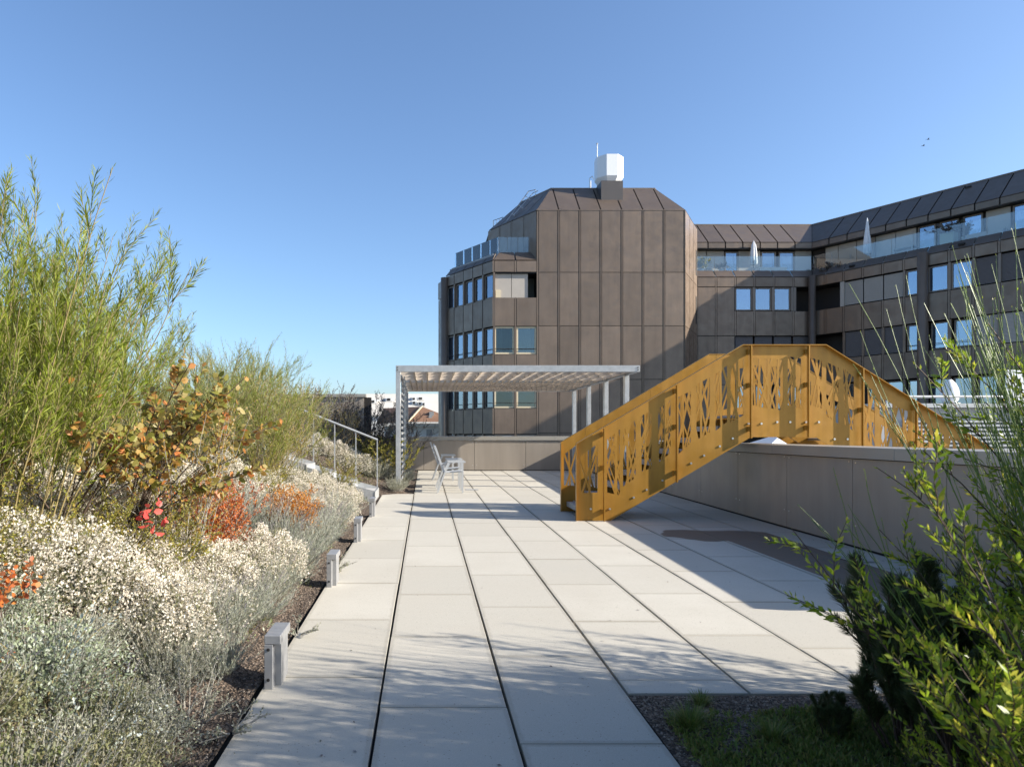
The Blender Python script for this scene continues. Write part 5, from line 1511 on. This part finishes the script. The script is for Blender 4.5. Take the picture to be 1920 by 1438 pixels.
# --- bright small-leaved shrub close to the lens
def bright(seed, n=64, H=(.6, 1.15), lean=(.05, .6), rad=.24):
    r = rs(seed)
    P = stems(r, n, rad, H, lean, .25, 8, .05)
    B = branches(r, P, 7, .3, .95, (.12, .3), (.4, 1.0), .15, 5)
    lv = cat(on_stems(r, B, 26, (.020, .036), (.007, .012), (.5, 1.1), .1, 1, .15), on_stems(r, P, 26, (.022, .034), (.007, .011), (.5, 1.1), .4, 1, .15))
    return [('branches', nmesh('branches', cat(tubes(P, .004, .0015), tubes(B, .0016, .001)), STEMD)), ('foliage', nmesh('foliage', lv, L_BOX))]
BG = bright(95); BG2 = bright(96, 40, (.5, 1.0))
plant('bright_shrub', BG, 1.68, 1.42, bed_z(1.5, 1.42), .85, 0, 'blurred bright-green small-leaved shrub close to the lens at the right', 'shrub')
plant('bright_shrub', BG2, 1.86, 1.62, bed_z(1.72, 1.55), 1.3, 2, 'taller bright-green shrub just behind at the right edge', 'shrub')
plant('bright_shrub', BG2, 1.62, 1.6, bed_z(1.45, 1.45), .62, 3.4, 'low bright-green shrub in the bottom right corner', 'shrub')
plant('bright_shrub', BG, 2.3, 2.1, bed_z(2.3, 2.1), 1.0, 5.0, 'bright-green leafy shrub between the pine and the broom', 'shrub')
# shrubs and willows added outside the frame to throw the foreground shade
for k, (pt, x, y, s) in enumerate([(BG, 3.15, 2.4, 1.65), (BG2, 3.5, 2.1, 1.9), (BG, 3.0, 1.9, 1.3), (BG2, 3.9, 2.5, 2.1), (BG, 3.5, 2.65, 1.7), (BG2, 3.0, 2.35, 1.5), (WA, 4.0, 1.45, 1.12), (WB_, 4.1, .8, 1.05), (WD, 4.3, 1.9, 1.3)]):
    plant('shade_shrub', pt, x, y, bed_z(x, y), s, k*2.0, ['dense green shrub added for shade beside the broom', 'dense green shrub added for shade behind the first one, outside the frame', 'dense green shrub added for shade nearest the lens side', 'tallest dense green shrub added for shade at the far right of the bed', 'dense green shrub added for shade next to the parapet return', 'dense green shrub added for shade right behind the broom', 'tall willow added for shade outside the frame', 'second tall willow added for shade outside the frame', 'low willow added for shade outside the frame'][k], 'shrub')
# grass and weeds of the right bed
def tuft(seed, n=220, L=(.06, .15), rad=.05, lm=L_GRASS):
    r = rs(seed); P = stems(r, n, rad, L, (.1, 1.2), .5, 4)
    T = tang(P); s = nrm(np.cross(T, np.array([0, 0, 1.0]))); w = np.array([.0022, .0026, .002, .0014, .0003])[None, :, None]
    a = P - s*w; b = P + s*w; V = np.stack([a, b], 2).reshape(-1, 3); K = 5
    i = np.arange(n)[:, None]*K*2 + np.arange(K-1)[None, :]*2
    F = np.stack([i, i+1, i+3, i+2], -1).reshape(-1, 4)
    return [('blades', nmesh('blades', (V, F), lm))]
TF = tuft(101)
for k, (x, y, s, lab) in enumerate([(1.22, 3.15, .9, 'bright green grass tuft at the left end of the right bed'), (1.38, 3.42, .6, 'small grass tuft by the paving edge in the right bed'), (1.5, 2.95, .8, 'grass tuft left of the small pine shoot')]):
    plant('grass_tuft', TF, x, y, bed_z(x, y), s, k, lab, 'grass')
r = rs(110); n = 26000
xx = 1.12 + r.uniform(0, 1, n)*2.6; yy = 3.25 - r.uniform(0, 1, n)**1.1*1.9
dens = .5 + .5*np.sin(xx*7 + 1)*np.sin(yy*6 + 2) + (3.2 - yy)*.6; ok = r.uniform(0, 1, n) < np.clip(dens, .12, 1); xx = xx[ok]; yy = yy[ok]
zz_ = np.array([bed_z(a, b) for a, b in zip(xx, yy)]); p = np.stack([xx, yy, zz_], -1); up_ = np.tile([0, 0, 1.0], (len(p), 1))
fl_ = cat(*[rand_leaf(r, p + r.uniform(0, .02, p.shape), up_, (.015, .04), (.004, .010), .5) for _ in range(5)])
me = nmesh('weeds', fl_, L_GRASS); o = bpy.data.objects.new('weeds', me); COL.objects.link(o)
tag(o, 'low moss and weeds over the grit of the right bed', 'weeds', kind='stuff')
# potted plants on the far terraces
PP = twiggy(120, 18, (.4, .8), .1, (.1, .9), L_YEL, per=14, ls=(.06, .11), sub=4)
PP2 = twiggy(121, 18, (.3, .7), .25, (.2, 1.2), L_DKTW, per=14, ls=(.05, .09), sub=5)
c = POTS[0][0]; plant('potted_shrub', PP, c[0], c[1], 11.82, 1.15, 0, 'leafy green shrub growing in the white pot beside the tower', 'plant')
c = POTS[1][0]; plant('potted_shrub', PP2, c[0], c[1], 11.88, .8, 0, 'pale thin shrub growing in the small white pot between the garden chairs', 'plant')
c = FW.p(6.9, 12.3, 1.0); plant('potted_shrub', PP2, c[0], c[1], 12.28, 1.4, 0, 'dark reddish shrub spilling out of the tall pale green planter', 'plant')
c = FW.p(.5, 11.3, .95); plant('potted_shrub', PP2, c[0], c[1], 11.3, 1.7, 1, 'dark brown shrub in the inner corner of the upper terraces', 'plant')
